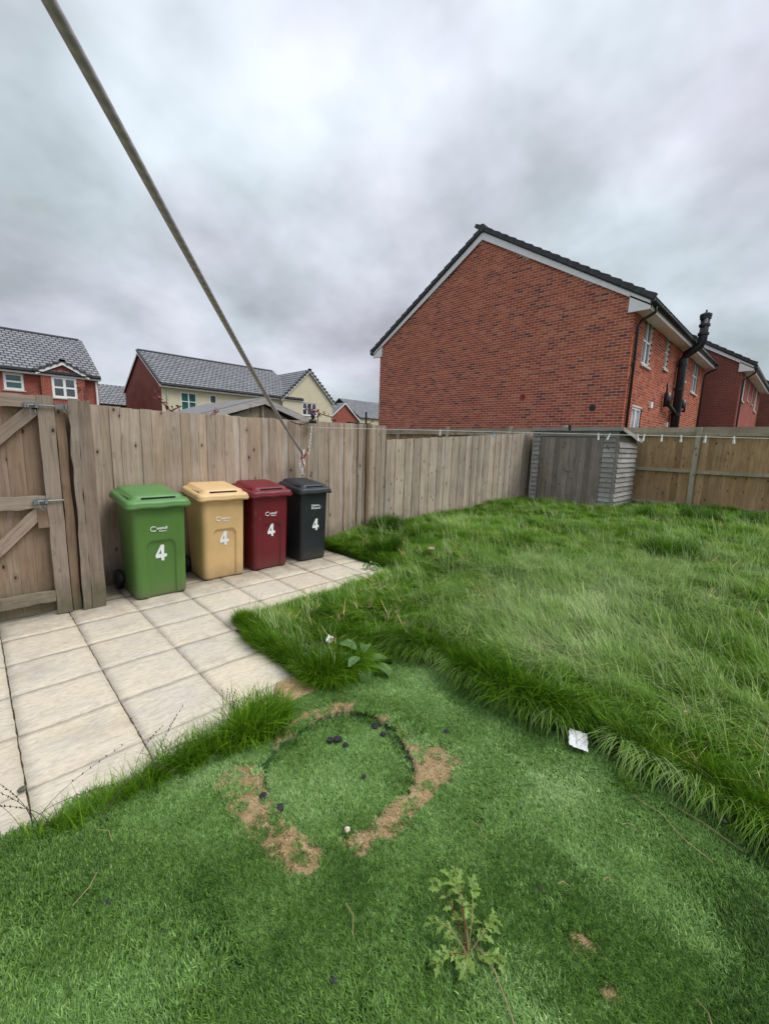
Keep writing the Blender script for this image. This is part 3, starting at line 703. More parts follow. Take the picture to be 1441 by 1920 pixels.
make_bin('green', 'green wheelie bin with a white 4, nearest the gate', 1.185, 4.10, .50, num=(0, .42), base_w=.44, ly=.60)
make_bin('beige', 'beige wheelie bin with a white 4, between the green and burgundy bins', 1.85, 4.25, .50, rz=R(-1.5), base_w=.44, num=(.0, .44), ly=.50, lgx=-.005)
make_bin('red', 'burgundy wheelie bin with a white 4, between the beige and charcoal bins', 2.405, 4.25, .49, rz=R(1), arch=True, base_w=.43, ly=.50, num=(.0, .46))
make_bin('dark', 'slim charcoal wheelie bin with a white 4, furthest from the gate', 2.995, 4.24, .44, arch=False, base_w=.38, ly=.50, num=(.01, .46), H=.90)

# ------------------------------------------------------------------ washing lines and pegs
def uvtube(name, pts, r, n, mt, parent=None, rep=25.0):
    pts = [Vector(p) for p in pts]; vs = []; fs = []; uv = []
    ln = [0]
    for i in range(1, len(pts)): ln.append(ln[-1] + (pts[i] - pts[i - 1]).length)
    for i, p in enumerate(pts):
        d = (pts[min(i + 1, len(pts) - 1)] - pts[max(i - 1, 0)]).normalized(); a = d.cross(Vector((0, 0, 1))).normalized(); b_ = d.cross(a)
        for k in range(n): q = 2 * math.pi * k / n; vs.append(p + (a * math.cos(q) + b_ * math.sin(q)) * r)
    for i in range(len(pts) - 1):
        for k in range(n):
            fs.append((i * n + k, i * n + (k + 1) % n, (i + 1) * n + (k + 1) % n, (i + 1) * n + k))
            uv += [(ln[i] * rep, k / n), (ln[i] * rep, (k + 1) / n), (ln[i + 1] * rep, (k + 1) / n), (ln[i + 1] * rep, k / n)]
    me = mesh(name, vs, fs, mt, True); u_ = me.uv_layers.new(name='uv')
    for i, c_ in enumerate(uv): u_.data[i].uv = c_
    return me
A_ = Vector((3.08, 4.62, 1.33)); B_ = Vector((.19, 1.14, 2.30)); D_ = B_ - A_
pts = [A_ + D_ * (i / 40 * 1.5) - Vector((0, 0, .05 * math.sin(min(1, i / 40 * 1.5) * math.pi))) for i in range(41)]
rope = thing('washing_line', 'thick grey twisted line slanting from top left down to the fence behind the charcoal bin', 'washing line', tuple(A_))
o = link('line', uvtube('line', [p - A_ for p in pts], .0135, 12, M['rope']), rope)
# the hanging bundle where the line is tied off
r_ = random.Random(3)
for k in range(5):
    b_ = MB(); pp = []; x_, y_, z_ = r_.uniform(-.03, .03), r_.uniform(-.01, .01), 0
    for q in range(9): pp.append((x_ + .022 * math.sin(q * 1.1 + k), y_, z_ - q * .038 + .01)); x_ += r_.uniform(-.006, .006)
    b_.tube(pp, .0065 if k % 2 else .009, 6); b_.obj('cord_end', M['peg'] if k != 2 else plain('faded_red_cord', (.5, .12, .14), .7), rope, smooth=True)
for k in range(4):
    b_ = MB(); b_.box(-.008, .008, -.005, .005, -.04, .03); bevel_ = b_.obj('clip', (M['peg'], plain('dark_red_clip', (.3, .03, .05), .5))[k % 2], rope, loc=((k - 1.5) * .024, -.012, .02 - .05 * (k % 2)), rot=(0, R(20 * (k - 1.5)), 0))
# fixing post with black cap and chain hanging down it
hk = thing('line_bracket', 'black capped bracket with pale hanging chain on the tall fence top', 'bracket', (3.27, 4.66, 1.70))
b_ = MB(); b_.tube([(0, 0, .02), (0, -.0, .07)], [.05, .045], 12); b_.tube([(0, 0, .07), (0, 0, .12), (.01, 0, .15)], [.018, .03, .02], 10); b_.obj('cap', M['black'], hk, smooth=True)
b_ = MB(); b_.tube([(-.06, -.01, .03), (-.15, -.01, .0), (-.26, -.01, .0), (-.34, 0, .03)], .007, 6); b_.tube([(-.03, -.01, .1), (-.03, -.01, .2)], .006, 6); b_.obj('arm', M['black'], hk, smooth=True)
for k in range(9):
    b_ = MB(); z_ = -.02 - k * .042; b_.tube([(-.03 - k * .006, -.02, z_), (-.036 - k * .006 + .012 * (k % 2), -.022, z_ - .03)], .007, 6); b_.obj('chain_link', M['peg'], hk)
pl = thing('peg_line', 'thin pale washing line strung across the garden in front of the shed', 'washing line', (3.2, 4.7, 1.665))
PA, PB = Vector((3.2, 4.7, 1.665)), Vector((6.6, -.75, 1.655))
b_ = MB(); b_.tube([(PB - PA) * (q / 30 * 1.3) for q in range(31)], .0028, 6); b_.obj('line', plain('pale_cord', (.7, .69, .66), .6), pl, smooth=True)
def peg(tt, mt, label, ang=0):
    p = PA + (PB - PA) * tt; t_ = thing('clothes_peg', label, 'clothes peg', tuple(p), R(-58), 'clothes pegs on the thin line')
    for s_ in (-1, 1):
        b_ = MB(); b_.add([(-.006, s_ * .002, .014), (.006, s_ * .002, .014), (.006, s_ * .002, -.02), (-.006, s_ * .002, -.02), (.006, s_ * .013, -.062), (-.006, s_ * .013, -.062),
                         (-.006, s_ * .009, .014), (.006, s_ * .009, .014), (.006, s_ * .010, -.02), (-.006, s_ * .010, -.02), (.006, s_ * .019, -.062), (-.006, s_ * .019, -.062)],
                        [(0, 1, 2, 3), (3, 2, 4, 5), (6, 9, 8, 7), (9, 11, 10, 8), (0, 3, 9, 6), (3, 5, 11, 9), (1, 7, 8, 2), (2, 8, 10, 4), (0, 6, 7, 1), (5, 4, 10, 11)])
        b_.obj('peg_arm', mt, t_, rot=(0, R(ang), R(0)))
    b_ = MB(); b_.tube([(-.008, 0, -.018), (.008, 0, -.018)], .006, 8); b_.obj('spring', M['steel'], t_)
for k, (tt, mt, lb) in enumerate([(.2737, 'peg', 'leftmost white peg on the thin line, over the low fence'), (.3725, 'pegblue', 'pale blue peg on the thin line, over the low fence'),
        (.551, 'peg', 'white peg on the thin line in front of the right shed door'), (.569, 'peg', 'white peg on the thin line just left of the shed corner'),
        (.6137, 'peg', 'left one of two close white pegs at the right end of the shed'), (.6236, 'peg', 'right one of two close white pegs at the right end of the shed'),
        (.6506, 'peg', 'splayed white peg midway between shed and pale fence post'), (.6796, 'peg', 'white peg just left of the pale fence post'),
        (.7159, 'peg', 'white peg just right of the pale fence post'), (.7566, 'peg', 'rightmost white peg on the thin line')]):
    peg(tt, M[mt], lb, (0, 5, -4, 20, -6, 8, 0, -3, 4, -5)[k])

# ------------------------------------------------------------------ houses
def wall_sheet(ax, c, a0, a1, z0, topf, holes, depth=.06, inward=1):
    """wall face at coordinate c of axis ax, from a0 to a1, with reveals round its openings"""
    b_ = MB(); A_s = sorted({a0, a1} | {h[0] for h in holes} | {h[1] for h in holes})
    if topf is not None and callable(topf): A_s = sorted(set(A_s) | {topf(None)})
    P3 = (lambda a, z, d=0: (c + d * inward, a, z)) if ax == 'X' else (lambda a, z, d=0: (a, c + d * inward, z))
    tf_ = (lambda a: topf(a)) if callable(topf) else (lambda a: topf)
    for a, b2 in zip(A_s[:-1], A_s[1:]):
        hs = sorted([h for h in holes if h[0] <= a + 1e-6 and h[1] >= b2 - 1e-6], key=lambda h: h[2]); z = z0
        for h in hs:
            b_.add([P3(a, z), P3(b2, z), P3(b2, h[2]), P3(a, h[2])], [(0, 1, 2, 3)]); z = h[3]
        b_.add([P3(a, z), P3(b2, z), P3(b2, tf_(b2)), P3(a, tf_(a))], [(0, 1, 2, 3)])
    for (h0, h1, q0, q1) in holes:
        b_.add([P3(h0, q0), P3(h1, q0), P3(h1, q1), P3(h0, q1), P3(h0, q0, depth), P3(h1, q0, depth), P3(h1, q1, depth), P3(h0, q1, depth)],
               [(0, 1, 5, 4), (1, 2, 6, 5), (2, 3, 7, 6), (3, 0, 4, 7)])
    return b_
def window(parent, ax, c, h, inward, cols=2, rows_=2, glass='glass', fw=.06, sill=True, name='window', splits=None, dep=.05):
    a0, a1, z0, z1 = h
    def bx(b_, p0, p1, q0, q1, d0, d1):
        lo, hi = sorted((c + d0 * inward, c + d1 * inward))
        if ax == 'X': b_.box(lo, hi, p0, p1, q0, q1)
        else: b_.box(p0, p1, lo, hi, q0, q1)
    f = MB(); d0, d1 = dep, dep + .05
    bx(f, a0, a0 + fw, z0, z1, d0, d1); bx(f, a1 - fw, a1, z0, z1, d0, d1); bx(f, a0 + fw, a1 - fw, z0, z0 + fw, d0, d1); bx(f, a0 + fw, a1 - fw, z1 - fw, z1, d0, d1)
    for i in range(1, cols): m_ = a0 + (a1 - a0) * i / cols; bx(f, m_ - fw * .55, m_ + fw * .55, z0 + fw, z1 - fw, d0 - .004, d1)
    for j in range(1, rows_): m_ = z0 + (z1 - z0) * j / rows_; bx(f, a0 + fw, a1 - fw, m_ - fw * .4, m_ + fw * .4, d0 + .003, d1)
    w_ = f.obj(name, M['cream_frame'], parent)
    p = MB(); bx(p, a0 + .01, a1 - .01, z0 + .01, z1 - .01, d1 - .02, d1 - .012); p.obj('pane', M[glass], w_)
    if sill: s_ = MB(); bx(s_, a0 - .06, a1 + .06, z0 - .07, z0 - .004, -.045, d0); s_.obj('sill', M['sill'], w_)
    return w_
BRICKTONES = [0, .05, .15, .25, .3, .38, .45, .5, .55, .62, .7, .75, .82, .9, 1]
def bricklay(parent, ax, c, a0, a1, z0, topf, holes, inward, near, nsolo):
    """stretcher bond: the nsolo bricks nearest to `near` are single objects, the rest one joined part"""
    BW, BH, J = .211, .0615, .0135; cells = []; z = z0; row = 0; r = random.Random(12)
    while z < 9:
        a = a0 - (BW + J) / 2 * (row % 2)
        while a < a1:
            s, e = max(a, a0), min(a + BW, a1)
            if e - s > .03:
                ok = topf(s) > z + .02 or topf(e) > z + .02; ok = ok and min(topf(s), topf(e)) > z - .03
                cut = [(s, e)]
                for (h0, h1, q0, q1) in holes:
                    if z + BH > q0 and z < q1:
                        nc = []
                        for (s_, e_) in cut:
                            if e_ <= h0 or s_ >= h1: nc.append((s_, e_)); continue
                            if s_ < h0 - .02: nc.append((s_, h0))
                            if e_ > h1 + .02: nc.append((h1, e_))
                        cut = nc
                if ok:
                    for (s_, e_) in cut: cells.append((s_, e_, z))
            a += BW + J
        z += BH + J; row += 1
    full = [q for q in cells if abs(q[1] - q[0] - BW) < 1e-4]
    full.sort(key=lambda q: math.hypot(q[0] - near[0], q[2] - near[1])); solo = set(full[:nsolo])
    protos = []
    for tn in BRICKTONES:
        b_ = MB()
        if ax == 'X': b_.box(-.004, .05, 0, BW, 0, BH, tn)
        else: b_.box(0, BW, -.004, .05, 0, BH, tn)
        protos.append(b_.me('brick', M['brick']))
    b_ = MB()
    def tone():
        q = r.random()
        return r.choice((0, 1, 2)) if q < .09 else r.randint(3, len(BRICKTONES) - 1)
    for q in cells:
        tn = tone(); s_, e_, z = q
        if q in solo:
            link('brick', protos[tn], parent, (c, s_, z) if ax == 'X' else (s_, c, z))
        elif ax == 'X': b_.box(c - .004, c + .03, s_, e_, z, z + BH, BRICKTONES[tn])
        else: b_.box(s_, e_, c - .004, c + .03, z, z + BH, BRICKTONES[tn])
    o = b_.obj('brickwork', M['brick'], parent); o['kind'] = 'stuff'
def tile_slope(parent, x0, x1, ye, ze, yr, zr, name='roof', tilemat='tile', mat_base='tile_dark', tw=.33, gauge=.345, cut=None, seed=0, axis='X', kind=True):
    """roof slope: eave line (ye, ze) up to ridge (yr, zr); tiles lap with a proud lower edge and staggered joints"""
    r = random.Random(seed); b_ = MB(); sl = math.hypot(yr - ye, zr - ze); uy, uz = (yr - ye) / sl, (zr - ze) / sl; ny_, nz_ = -uz, uy
    if ny_ * uy < 0: pass
    if nz_ < 0: ny_, nz_ = -ny_, -nz_
    P3 = (lambda a, s, h: (a, ye + uy * s + ny_ * h, ze + uz * s + nz_ * h)) if axis == 'X' else (lambda a, s, h: (ye + uy * s + ny_ * h, a, ze + uz * s + nz_ * h))
    base = MB(); base.add([P3(x0, 0, -.05), P3(x1, 0, -.05), P3(x1, sl, -.05), P3(x0, sl, -.05), P3(x0, 0, .01), P3(x1, 0, .01), P3(x1, sl, .01), P3(x0, sl, .01)],
                          [(0, 3, 2, 1), (4, 5, 6, 7), (0, 1, 5, 4), (1, 2, 6, 5), (2, 3, 7, 6), (3, 0, 4, 7)])
    rf = base.obj(name, M[mat_base], parent)  # dark base colour stands for the shade in the tile gaps
    s = -.03; row = 0
    while s < sl - .02:
        a = x0 - tw * .5 * (row % 2)
        while a < x1:
            p, q = max(a, x0) + .03, min(a + tw, x1) - .03
            if q - p > .03 and (cut is None or cut((p + q) / 2, s)):
                e = min(s + gauge + .02, sl)
                b_.add([P3(p, s + .04, .012), P3(q, s + .04, .012), P3(q, s + .04, .075), P3(p, s + .04, .075), P3(p, e, .0), P3(q, e, .0), P3(q, e, .03), P3(p, e, .03)],
                       [(0, 1, 2, 3), (3, 2, 6, 7), (0, 3, 7, 4), (1, 5, 6, 2)], r.random())
            a += tw
        s += gauge; row += 1
    o = b_.obj('roof_tiles', M[tilemat], rf); o['kind'] = 'stuff'
    return rf

# main brick house on the right
EX, SY = 12.4, 3.6; GY1 = 12.92; RY = 8.28; EZ = 5.30; RZ = 8.06
H1 = thing('brick_house', 'large red brick house with plain gable wall and white bargeboards behind the back fence', 'house', (0, 0, 0))
gtop = lambda a: RY if a is None else (EZ + (RZ - EZ) * (1 - abs(a - RY) / ((GY1 - SY) / 2)))
ga = wall_sheet('X', EX + .0015, SY + .01, GY1, 0, gtop, []).obj('wall', M['mortar'], H1)
SX1 = 22.6
holes = [(13.42, 14.28, 3.90, 5.17), (15.85, 16.3, 4.12, 5.15), (18.75, 19.2, 4.12, 5.15), (20.35, 21.5, 3.88, 5.17), (13.15, 14.1, 1.2, 2.72)]
sw = wall_sheet('Y', SY + .0015, EX + .01, SX1, 0, EZ + .05, holes).obj('wall', M['mortar'], H1)
bricklay(H1, 'X', EX, SY, GY1, .3, gtop, [], 1, (4.2, 3.4), 150)
bricklay(H1, 'Y', SY, EX + .0, SX1, .3, lambda a: EZ + .02, holes, 1, (12.7, 3.4), 100)
for k, h in enumerate(holes): window(H1, 'Y', SY, h, 1, 2 if h[1] - h[0] > .6 else 1, 2, 'glass' if k != 4 else 'glass_pale', .065, dep=.03)
bk = MB(); bk.box(EX + .3, SX1, GY1 - .02, GY1, 0, EZ); bk.box(SX1 - .05, SX1, SY + .1, GY1, 0, EZ); bk.obj('wall', M['farbrick'], H1)
# bargeboards and box ends
def barge(parent, xf, ya, za, yb, zb, dp=.22, th=.03, x_out=None):
    b_ = MB(); b_.add([(xf - th, ya, za - dp), (xf - th, yb, zb - dp), (xf - th, yb, zb), (xf - th, ya, za), (xf, ya, za - dp), (xf, yb, zb - dp), (xf, yb, zb), (xf, ya, za)],
                      [(0, 1, 2, 3), (4, 7, 6, 5), (0, 4, 5, 1), (3, 2, 6, 7), (0, 3, 7, 4), (1, 5, 6, 2)]); return b_.obj('bargeboard', M['white'], parent)
SO = .36   # eaves overhang
slp = (RZ - EZ) / ((GY1 - SY) / 2)
barge(H1, EX - .045, SY - SO, EZ - SO * slp + .20, RY, RZ + .20); barge(H1, EX - .045, GY1 + SO, EZ - SO * slp + .20, RY, RZ + .20)
ze_ = EZ - SO * slp
def box_end(parent, xe, yo_, yi_, z_):
    """triangular boxed end closing the eaves under the bargeboard"""
    up = abs(yi_ - yo_) * slp; A4 = [(yo_, z_ - .10), (yi_, z_ - .10), (yi_, z_ + up + .02), (yo_, z_ + .02)]
    b_ = MB(); b_.add([(xe - .075, y_, q_) for y_, q_ in A4] + [(xe - .002, y_, q_) for y_, q_ in A4], [(0, 1, 2, 3), (7, 6, 5, 4), (0, 4, 5, 1), (1, 5, 6, 2), (2, 6, 7, 3), (3, 7, 4, 0)])
    b_.obj('box_end', M['white'], parent)
for (ya, yb, yo) in ((SY - SO, SY, 1), (GY1, GY1 + SO, -1)):
    box_end(H1, EX, ya if yo > 0 else yb, yb + .14 if yo > 0 else ya - .14, ze_)
sf = MB(); sf.box(EX - .05, SX1 + .05, SY - SO + .02, SY + .0, ze_ - .075, ze_ - .06); sf.obj('soffit', M['white'], H1)
fa = MB(); fa.box(EX - .05, SX1 + .05, SY - SO, SY - SO + .018, ze_ - .10, ze_ + .10); fa.obj('fascia', M['white'], H1)
tile_slope(H1, EX - .10, SX1 + .08, SY - SO - .04, ze_ + .13, RY, RZ + .26, tilemat='tile_dark', seed=2)
tile_slope(H1, EX - .10, SX1 + .08, GY1 + SO + .04, ze_ + .13, RY, RZ + .26, tilemat='tile_dark', seed=3)
# verge caps step along the gable
vm = MB(); vm.add([(-.035, 0, -.045), (.10, 0, -.045), (.10, .345, -.045), (-.035, .345, -.045), (-.035, 0, .095), (.10, 0, .095), (.10, .345, .06), (-.035, .345, .06)],
                  [(0, 3, 2, 1), (4, 5, 6, 7), (0, 1, 5, 4), (1, 2, 6, 5), (2, 3, 7, 6), (3, 0, 4, 7)]); vme = vm.me('verge_cap', M['tile_dark'])
def verges(parent, xx, ya, za, yb, zb, me=vme, step=.33):
    ln = math.hypot(yb - ya, zb - za); an = math.atan2(zb - za, abs(yb - ya)); sgn = 1 if yb > ya else -1; n = int(ln / step)
    for i in range(n + 1):
        q = i * step / ln
        o = link('verge_cap', me, parent, (xx, ya + (yb - ya) * q, za + (zb - za) * q + .01), (an, 0, 0)); 
        if sgn < 0: o.scale = (1, -1, 1); o.rotation_euler = (-an, 0, 0)
verges(H1, EX - .10, SY - SO - .06, ze_ + .14, RY, RZ + .27); verges(H1, EX - .10, GY1 + SO + .06, ze_ + .14, RY, RZ + .27)
b_ = MB()
for k in range(23): b_.tube([(EX - .15 + k * .45, RY, RZ + .30), (EX - .15 + k * .45 + .44, RY, RZ + .30)], .12, 8)
b_.obj('ridge_tiles', M['tile_dark'], H1)['kind'] = 'stuff'
gu = MB(); gy = SY - SO - .055
gu.tube([(EX - .12, gy, ze_ + .06), (SX1 + .1, gy, ze_ + .06)], .062, 10)
gu.obj('gutter', M['gutter'], H1, smooth=True)
gu = MB(); gu.tube([(EX - .12, GY1 + SO + .055, ze_ + .06), (SX1 + .1, GY1 + SO + .055, ze_ + .06)], .062, 10); gu.tube([(EX - .14, GY1 + SO + .08, ze_ + .05), (EX - .14, GY1 + SO + .10, ze_ + .22)], .02, 6); gu.obj('gutter', M['gutter'], H1, smooth=True)
def downpipe(x, yw, z_, yg, r=.036, brk=True):
    d = MB(); d.tube([(x, yg, z_), (x, yg + .01, z_ - .14), (x, yw - .10, z_ - .30), (x, yw - .055, z_ - .42), (x, yw - .055, 0)], r, 10)
    o = d.obj('downpipe', M['gutter'], H1, smooth=True)
    for q in range(1, 4): c_ = MB(); c_.tube([(x, yw - .055, q * 1.25), (x, yw - .055, q * 1.25 + .06)], r + .009, 10); c_.obj('pipe_clip', M['gutter'], o)
downpipe(12.62, SY, ze_ + .02, gy); downpipe(22.45, SY, ze_ + .02, gy)
# thick black flue pipe with two side branches and a flue terminal through the eaves
fl = MB(); fx = 17.6; fyw = SY - .17; FY = SY - SO - .26
fl.tube([(fx, fyw, 0), (fx, fyw, 4.62), (fx, fyw - .05, 4.78), (fx + .02, FY + .05, 5.02), (fx + .03, FY, 5.2), (fx + .03, FY, 5.92)], [.135, .135, .135, .13, .13, .135], 14)
flo = fl.obj('flue_pipe', M['black'], H1, smooth=True)
for z_ in (1.9, 2.75, 3.6, 4.4): c_ = MB(); c_.tube([(fx, fyw, z_), (fx, fyw, z_ + .09)], .152, 14); c_.obj('collar', M['black'], flo)
for z_ in (5.35, 5.62, 5.85): c_ = MB(); c_.tube([(fx + .03, FY, z_), (fx + .03, FY, z_ + .07)], .16, 14); c_.obj('collar', M['black'], flo)
c_ = MB(); c_.tube([(fx + .03, FY, 5.92), (fx + .03, FY, 6.0), (fx + .03, FY, 6.06)], [.17, .17, .06], 14); c_.tube([(fx + .03, FY, 6.0), (fx + .03, FY, 6.14)], .025, 8); c_.obj('terminal', M['black'], flo)
for sx_, ln_ in ((-1, 1.35), (1, 1.05)):
    c_ = MB(); c_.tube([(fx, fyw, 2.78), (fx + sx_ * ln_ * .6, fyw + .02, 2.98), (fx + sx_ * ln_, fyw + .03, 3.06)], .065, 10)
    c_.tube([(fx + sx_ * ln_, fyw + .03, 2.95), (fx + sx_ * ln_, fyw + .03, 3.38)], .10, 10); c_.tube([(fx + sx_ * ln_ * .72, SY - .03, 3.1), (fx + sx_ * ln_ * .72, SY - .03, 3.75)], .03, 6); c_.obj('branch_pipe', M['black'], flo, smooth=True)
for (yy, zz2, r2, mt_) in ((4.38, 2.64, .085, 'black'),):
    c_ = MB(); c_.tube([(EX - .03, yy, zz2), (EX + .02, yy, zz2)], r2, 14); c_.obj('vent', M[mt_], H1)
c_ = MB(); c_.box(EX - .012, EX + .02, 6.40, 6.56, 2.98, 3.13); c_.obj('vent', plain('red_vent', (.24, .02, .03), .5), H1)
c_ = MB(); c_.box(14.75, 14.95, SY - .07, SY, 2.80, 2.98); c_.obj('vent', M['white'], H1)
c_ = MB(); c_.box(17.1, 17.22, SY - .06, SY, 2.35, 2.5); c_.obj('vent', M['white'], H1)

# generic house with gable ends facing X
def house(name, label, x0, x1, yf, yb, ez, rz, wallm, endm, over=.35, front_holes=(), wk=dict(), end_inset=None, seed=0, near_end=True, tilecut=None, ryf=None):
    h_ = thing(name, label, 'house', (0, 0, 0)); ry = ryf or (yf + yb) / 2
    wall_sheet('Y', yf, x0, x1, 0, ez + .05, list(front_holes)).obj('wall', wallm, h_)
    tp = lambda a: ry if a is None else (ez + (rz - ez) * (1 - abs(a - ry) / (abs(yb - yf) / 2)))
    for xe in (x0, x1): wall_sheet('X', xe, yf, yb, 0, tp, []).obj('end_wall', endm, h_)
    bw = MB(); bw.box(x0 + .1, x1 - .1, yb - .05, yb, 0, ez); bw.obj('rear_wall', wallm, h_)
    sl = (rz - ez) / (ry - yf); ye = yf - over; ze = ez - over * sl
    tile_slope(h_, x0 - .12, x1 + .12, ye, ze + .22, ry, rz + .22, seed=seed, cut=tilecut); tile_slope(h_, x0 - .12, x1 + .12, 2 * ry - ye, ze + .22, ry, rz + .22, seed=seed + 1)
    for xe in (x0 - .12, x1 + .15):
        for s_ in (1, -1): 
            b_ = MB(); ya, yb2 = (ye if s_ > 0 else 2 * ry - ye), ry; b_.add([(xe - .03, ya, ze - .02), (xe - .03, yb2, rz - .02), (xe - .03, yb2, rz + .16), (xe - .03, ya, ze + .16), (xe, ya, ze - .02), (xe, yb2, rz - .02), (xe, yb2, rz + .16), (xe, ya, ze + .16)],
                      [(0, 1, 2, 3), (4, 7, 6, 5), (0, 4, 5, 1), (3, 2, 6, 7), (0, 3, 7, 4), (1, 5, 6, 2)]); b_.obj('bargeboard', M['white'], h_)
        verges(h_, xe - .06, ye - .03, ze + .20, ry, rz + .21) if xe < x0 else None
    f_ = MB(); f_.box(x0 - .1, x1 + .1, ye, ye + .02, ze - .02, ze + .16); f_.box(x0 - .1, x1 + .1, ye + .02, yf + .02, ze - .02, ze - .0); f_.obj('fascia', M['white'], h_)
    g_ = MB(); g_.tube([(x0 - .1, ye - .06, ze + .14), (x1 + .1, ye - .06, ze + .14)], .065, 8); g_.obj('gutter', M['gutter'], h_)
    rd = MB(); n = int((x1 - x0 + .2) / .45)
    for k in range(n): rd.tube([(x0 - .12 + k * .45, ry, rz + .26), (x0 - .12 + k * .45 + .44, ry, rz + .26)], .11, 7)
    rd.obj('ridge_tiles', M['tile_dark'], h_)['kind'] = 'stuff'
    return h_
def front_gable(h_, xc, hw, yf, yb, ez, rz, wallm, seed=5, holes=(), tileside=True, proj=.25):
    """a gable facing the garden (-Y) with its roof running back"""
    tp = lambda a: xc if a is None else (ez + (rz - ez) * (1 - abs(a - xc) / hw))
    wall_sheet('Y', yf, xc - hw, xc + hw, 0, tp, list(holes)).obj('gable_wall', wallm, h_)
    sl = (rz - ez) / hw; ov = .22
    for s_ in (-1, 1):
        xa = xc + s_ * (hw + ov); za = ez - ov * sl
        # bargeboard
        b_ = MB(); y_ = yf - .16; b_.add([(xa, y_, za - .02), (xc, y_, rz - .02), (xc, y_, rz + .16), (xa, y_, za + .16), (xa, y_ + .03, za - .02), (xc, y_ + .03, rz - .02), (xc, y_ + .03, rz + .16), (xa, y_ + .03, za + .16)],
                      [(0, 1, 2, 3), (4, 7, 6, 5), (0, 4, 5, 1), (3, 2, 6, 7), (0, 3, 7, 4), (1, 5, 6, 2)]); b_.obj('bargeboard', M['white'], h_)
        tile_slope(h_, yf - .2, yb, xa, za + .22, xc, rz + .22, axis='Y', seed=seed + s_)
        v_ = MB(); n = int(math.hypot(hw + ov, rz - za) / .34)
        for k in range(n + 1):
            q = k / n; x_ = xa + (xc - xa) * q; z_ = za + .22 + (rz - za) * q; v_.box(x_ - .14, x_ + .14, y_ - .05, y_ + .08, z_ - .05, z_ + .075)
        v_.obj('verge', M['tile_dark'], h_)
# second and third brick houses further right
def brick_end_house(label, ex, sy, sx1, hs, group=None):
    h_ = thing('brick_house', label, 'house'); gy1 = sy + 9.3; ry = sy + 4.66
    tp = lambda a: ry if a is None else (EZ + (RZ - EZ) * (1 - abs(a - ry) / 4.65))
    wall_sheet('X', ex, sy, gy1, 0, tp, []).obj('wall', M['farbrick_dull'], h_); wall_sheet('Y', sy, ex, sx1, 0, EZ, hs).obj('wall', M['farbrick'], h_)
    for q in hs: window(h_, 'Y', sy, q, 1, 2 if q[1] - q[0] > .6 else 1, 2, 'glass_pale', .07, dep=.02)
    z_ = EZ - .36 * slp
    barge(h_, ex - .045, sy - .36, z_ + .2, ry, RZ + .2); barge(h_, ex - .045, gy1 + .36, z_ + .2, ry, RZ + .2)
    box_end(h_, ex, sy - .36, sy + .14, z_)
    b_ = MB(); b_.box(ex - .05, sx1, sy - .34, sy, z_ - .075, z_ - .06); b_.obj('soffit', M['white'], h_)
    b_ = MB(); b_.box(ex - .05, sx1, sy - .36, sy - .342, z_ - .1, z_ + .1); b_.obj('fascia', M['white'], h_)
    tile_slope(h_, ex - .1, sx1 + .08, sy - .4, z_ + .13, ry, RZ + .26, tilemat='tile_dark', seed=8); tile_slope(h_, ex - .1, sx1 + .08, gy1 + .4, z_ + .13, ry, RZ + .26, tilemat='tile_dark', seed=9)
    verges(h_, ex - .1, sy - .42, z_ + .14, ry, RZ + .27)
    g_ = MB(); g_.tube([(ex - .12, sy - .415, z_ + .06), (sx1 + .1, sy - .415, z_ + .06)], .062, 8); g_.obj('gutter', M['gutter'], h_)
    g_ = MB(); x_ = ex + .25; g_.tube([(x_, sy - .415, z_), (x_, sy - .4, z_ - .14), (x_, sy - .06, z_ - .42), (x_, sy - .055, 0)], .04, 8); g_.obj('downpipe', M['gutter'], h_)
    return h_
brick_end_house('second red brick house, directly behind the right end of the large brick house', 23.8, 2.45, 33.2, [(24.9, 25.6, 3.9, 5.1), (27.2, 27.65, 4.1, 5.1), (29.2, 29.6, 4.1, 5.1), (30.8, 31.9, 3.9, 5.1)])
brick_end_house('furthest red brick house at the right edge, beyond the second one', 34.4, 1.75, 43, [(36, 37, 3.9, 5.1), (40, 41, 3.9, 5.1)])

# cream rendered house
ch = house('cream_house', 'long cream rendered house with brick end wall and grey tiled roof', 9.8, 21.0, 31.8, 40.9, 5.05, 7.6, M['cream'], M['farbrick_dull'], .30,
           [(11.05, 12.15, 3.4, 4.68), (13.1, 13.62, 3.5, 4.7), (16.0, 16.9, 3.6, 4.7)], seed=20)
for h in [(11.05, 12.15, 3.4, 4.68), (13.1, 13.62, 3.5, 4.7), (16.0, 16.9, 3.6, 4.7)]: window(ch, 'Y', 31.8, h, 1, 2 if h[1] - h[0] > .8 else 1, 2, 'glass_green' if h[0] < 12 else 'glass', .07, dep=.03)
front_gable(ch, 21.72, 2.62, 31.55, 37.0, 4.95, 7.42, M['cream'], 30, [(21.05, 22.55, 3.75, 4.85)])
window(ch, 'Y', 31.55, (21.05, 22.55, 3.75, 4.85), 1, 3, 2, 'glass', .08, dep=.03)
b_ = MB(); b_.tube([(10.15, 31.72, 0), (10.15, 31.72, 4.7)], .04, 6); b_.obj('downpipe', plain('pale_green_pipe', (.45, .55, .45), .5), ch)
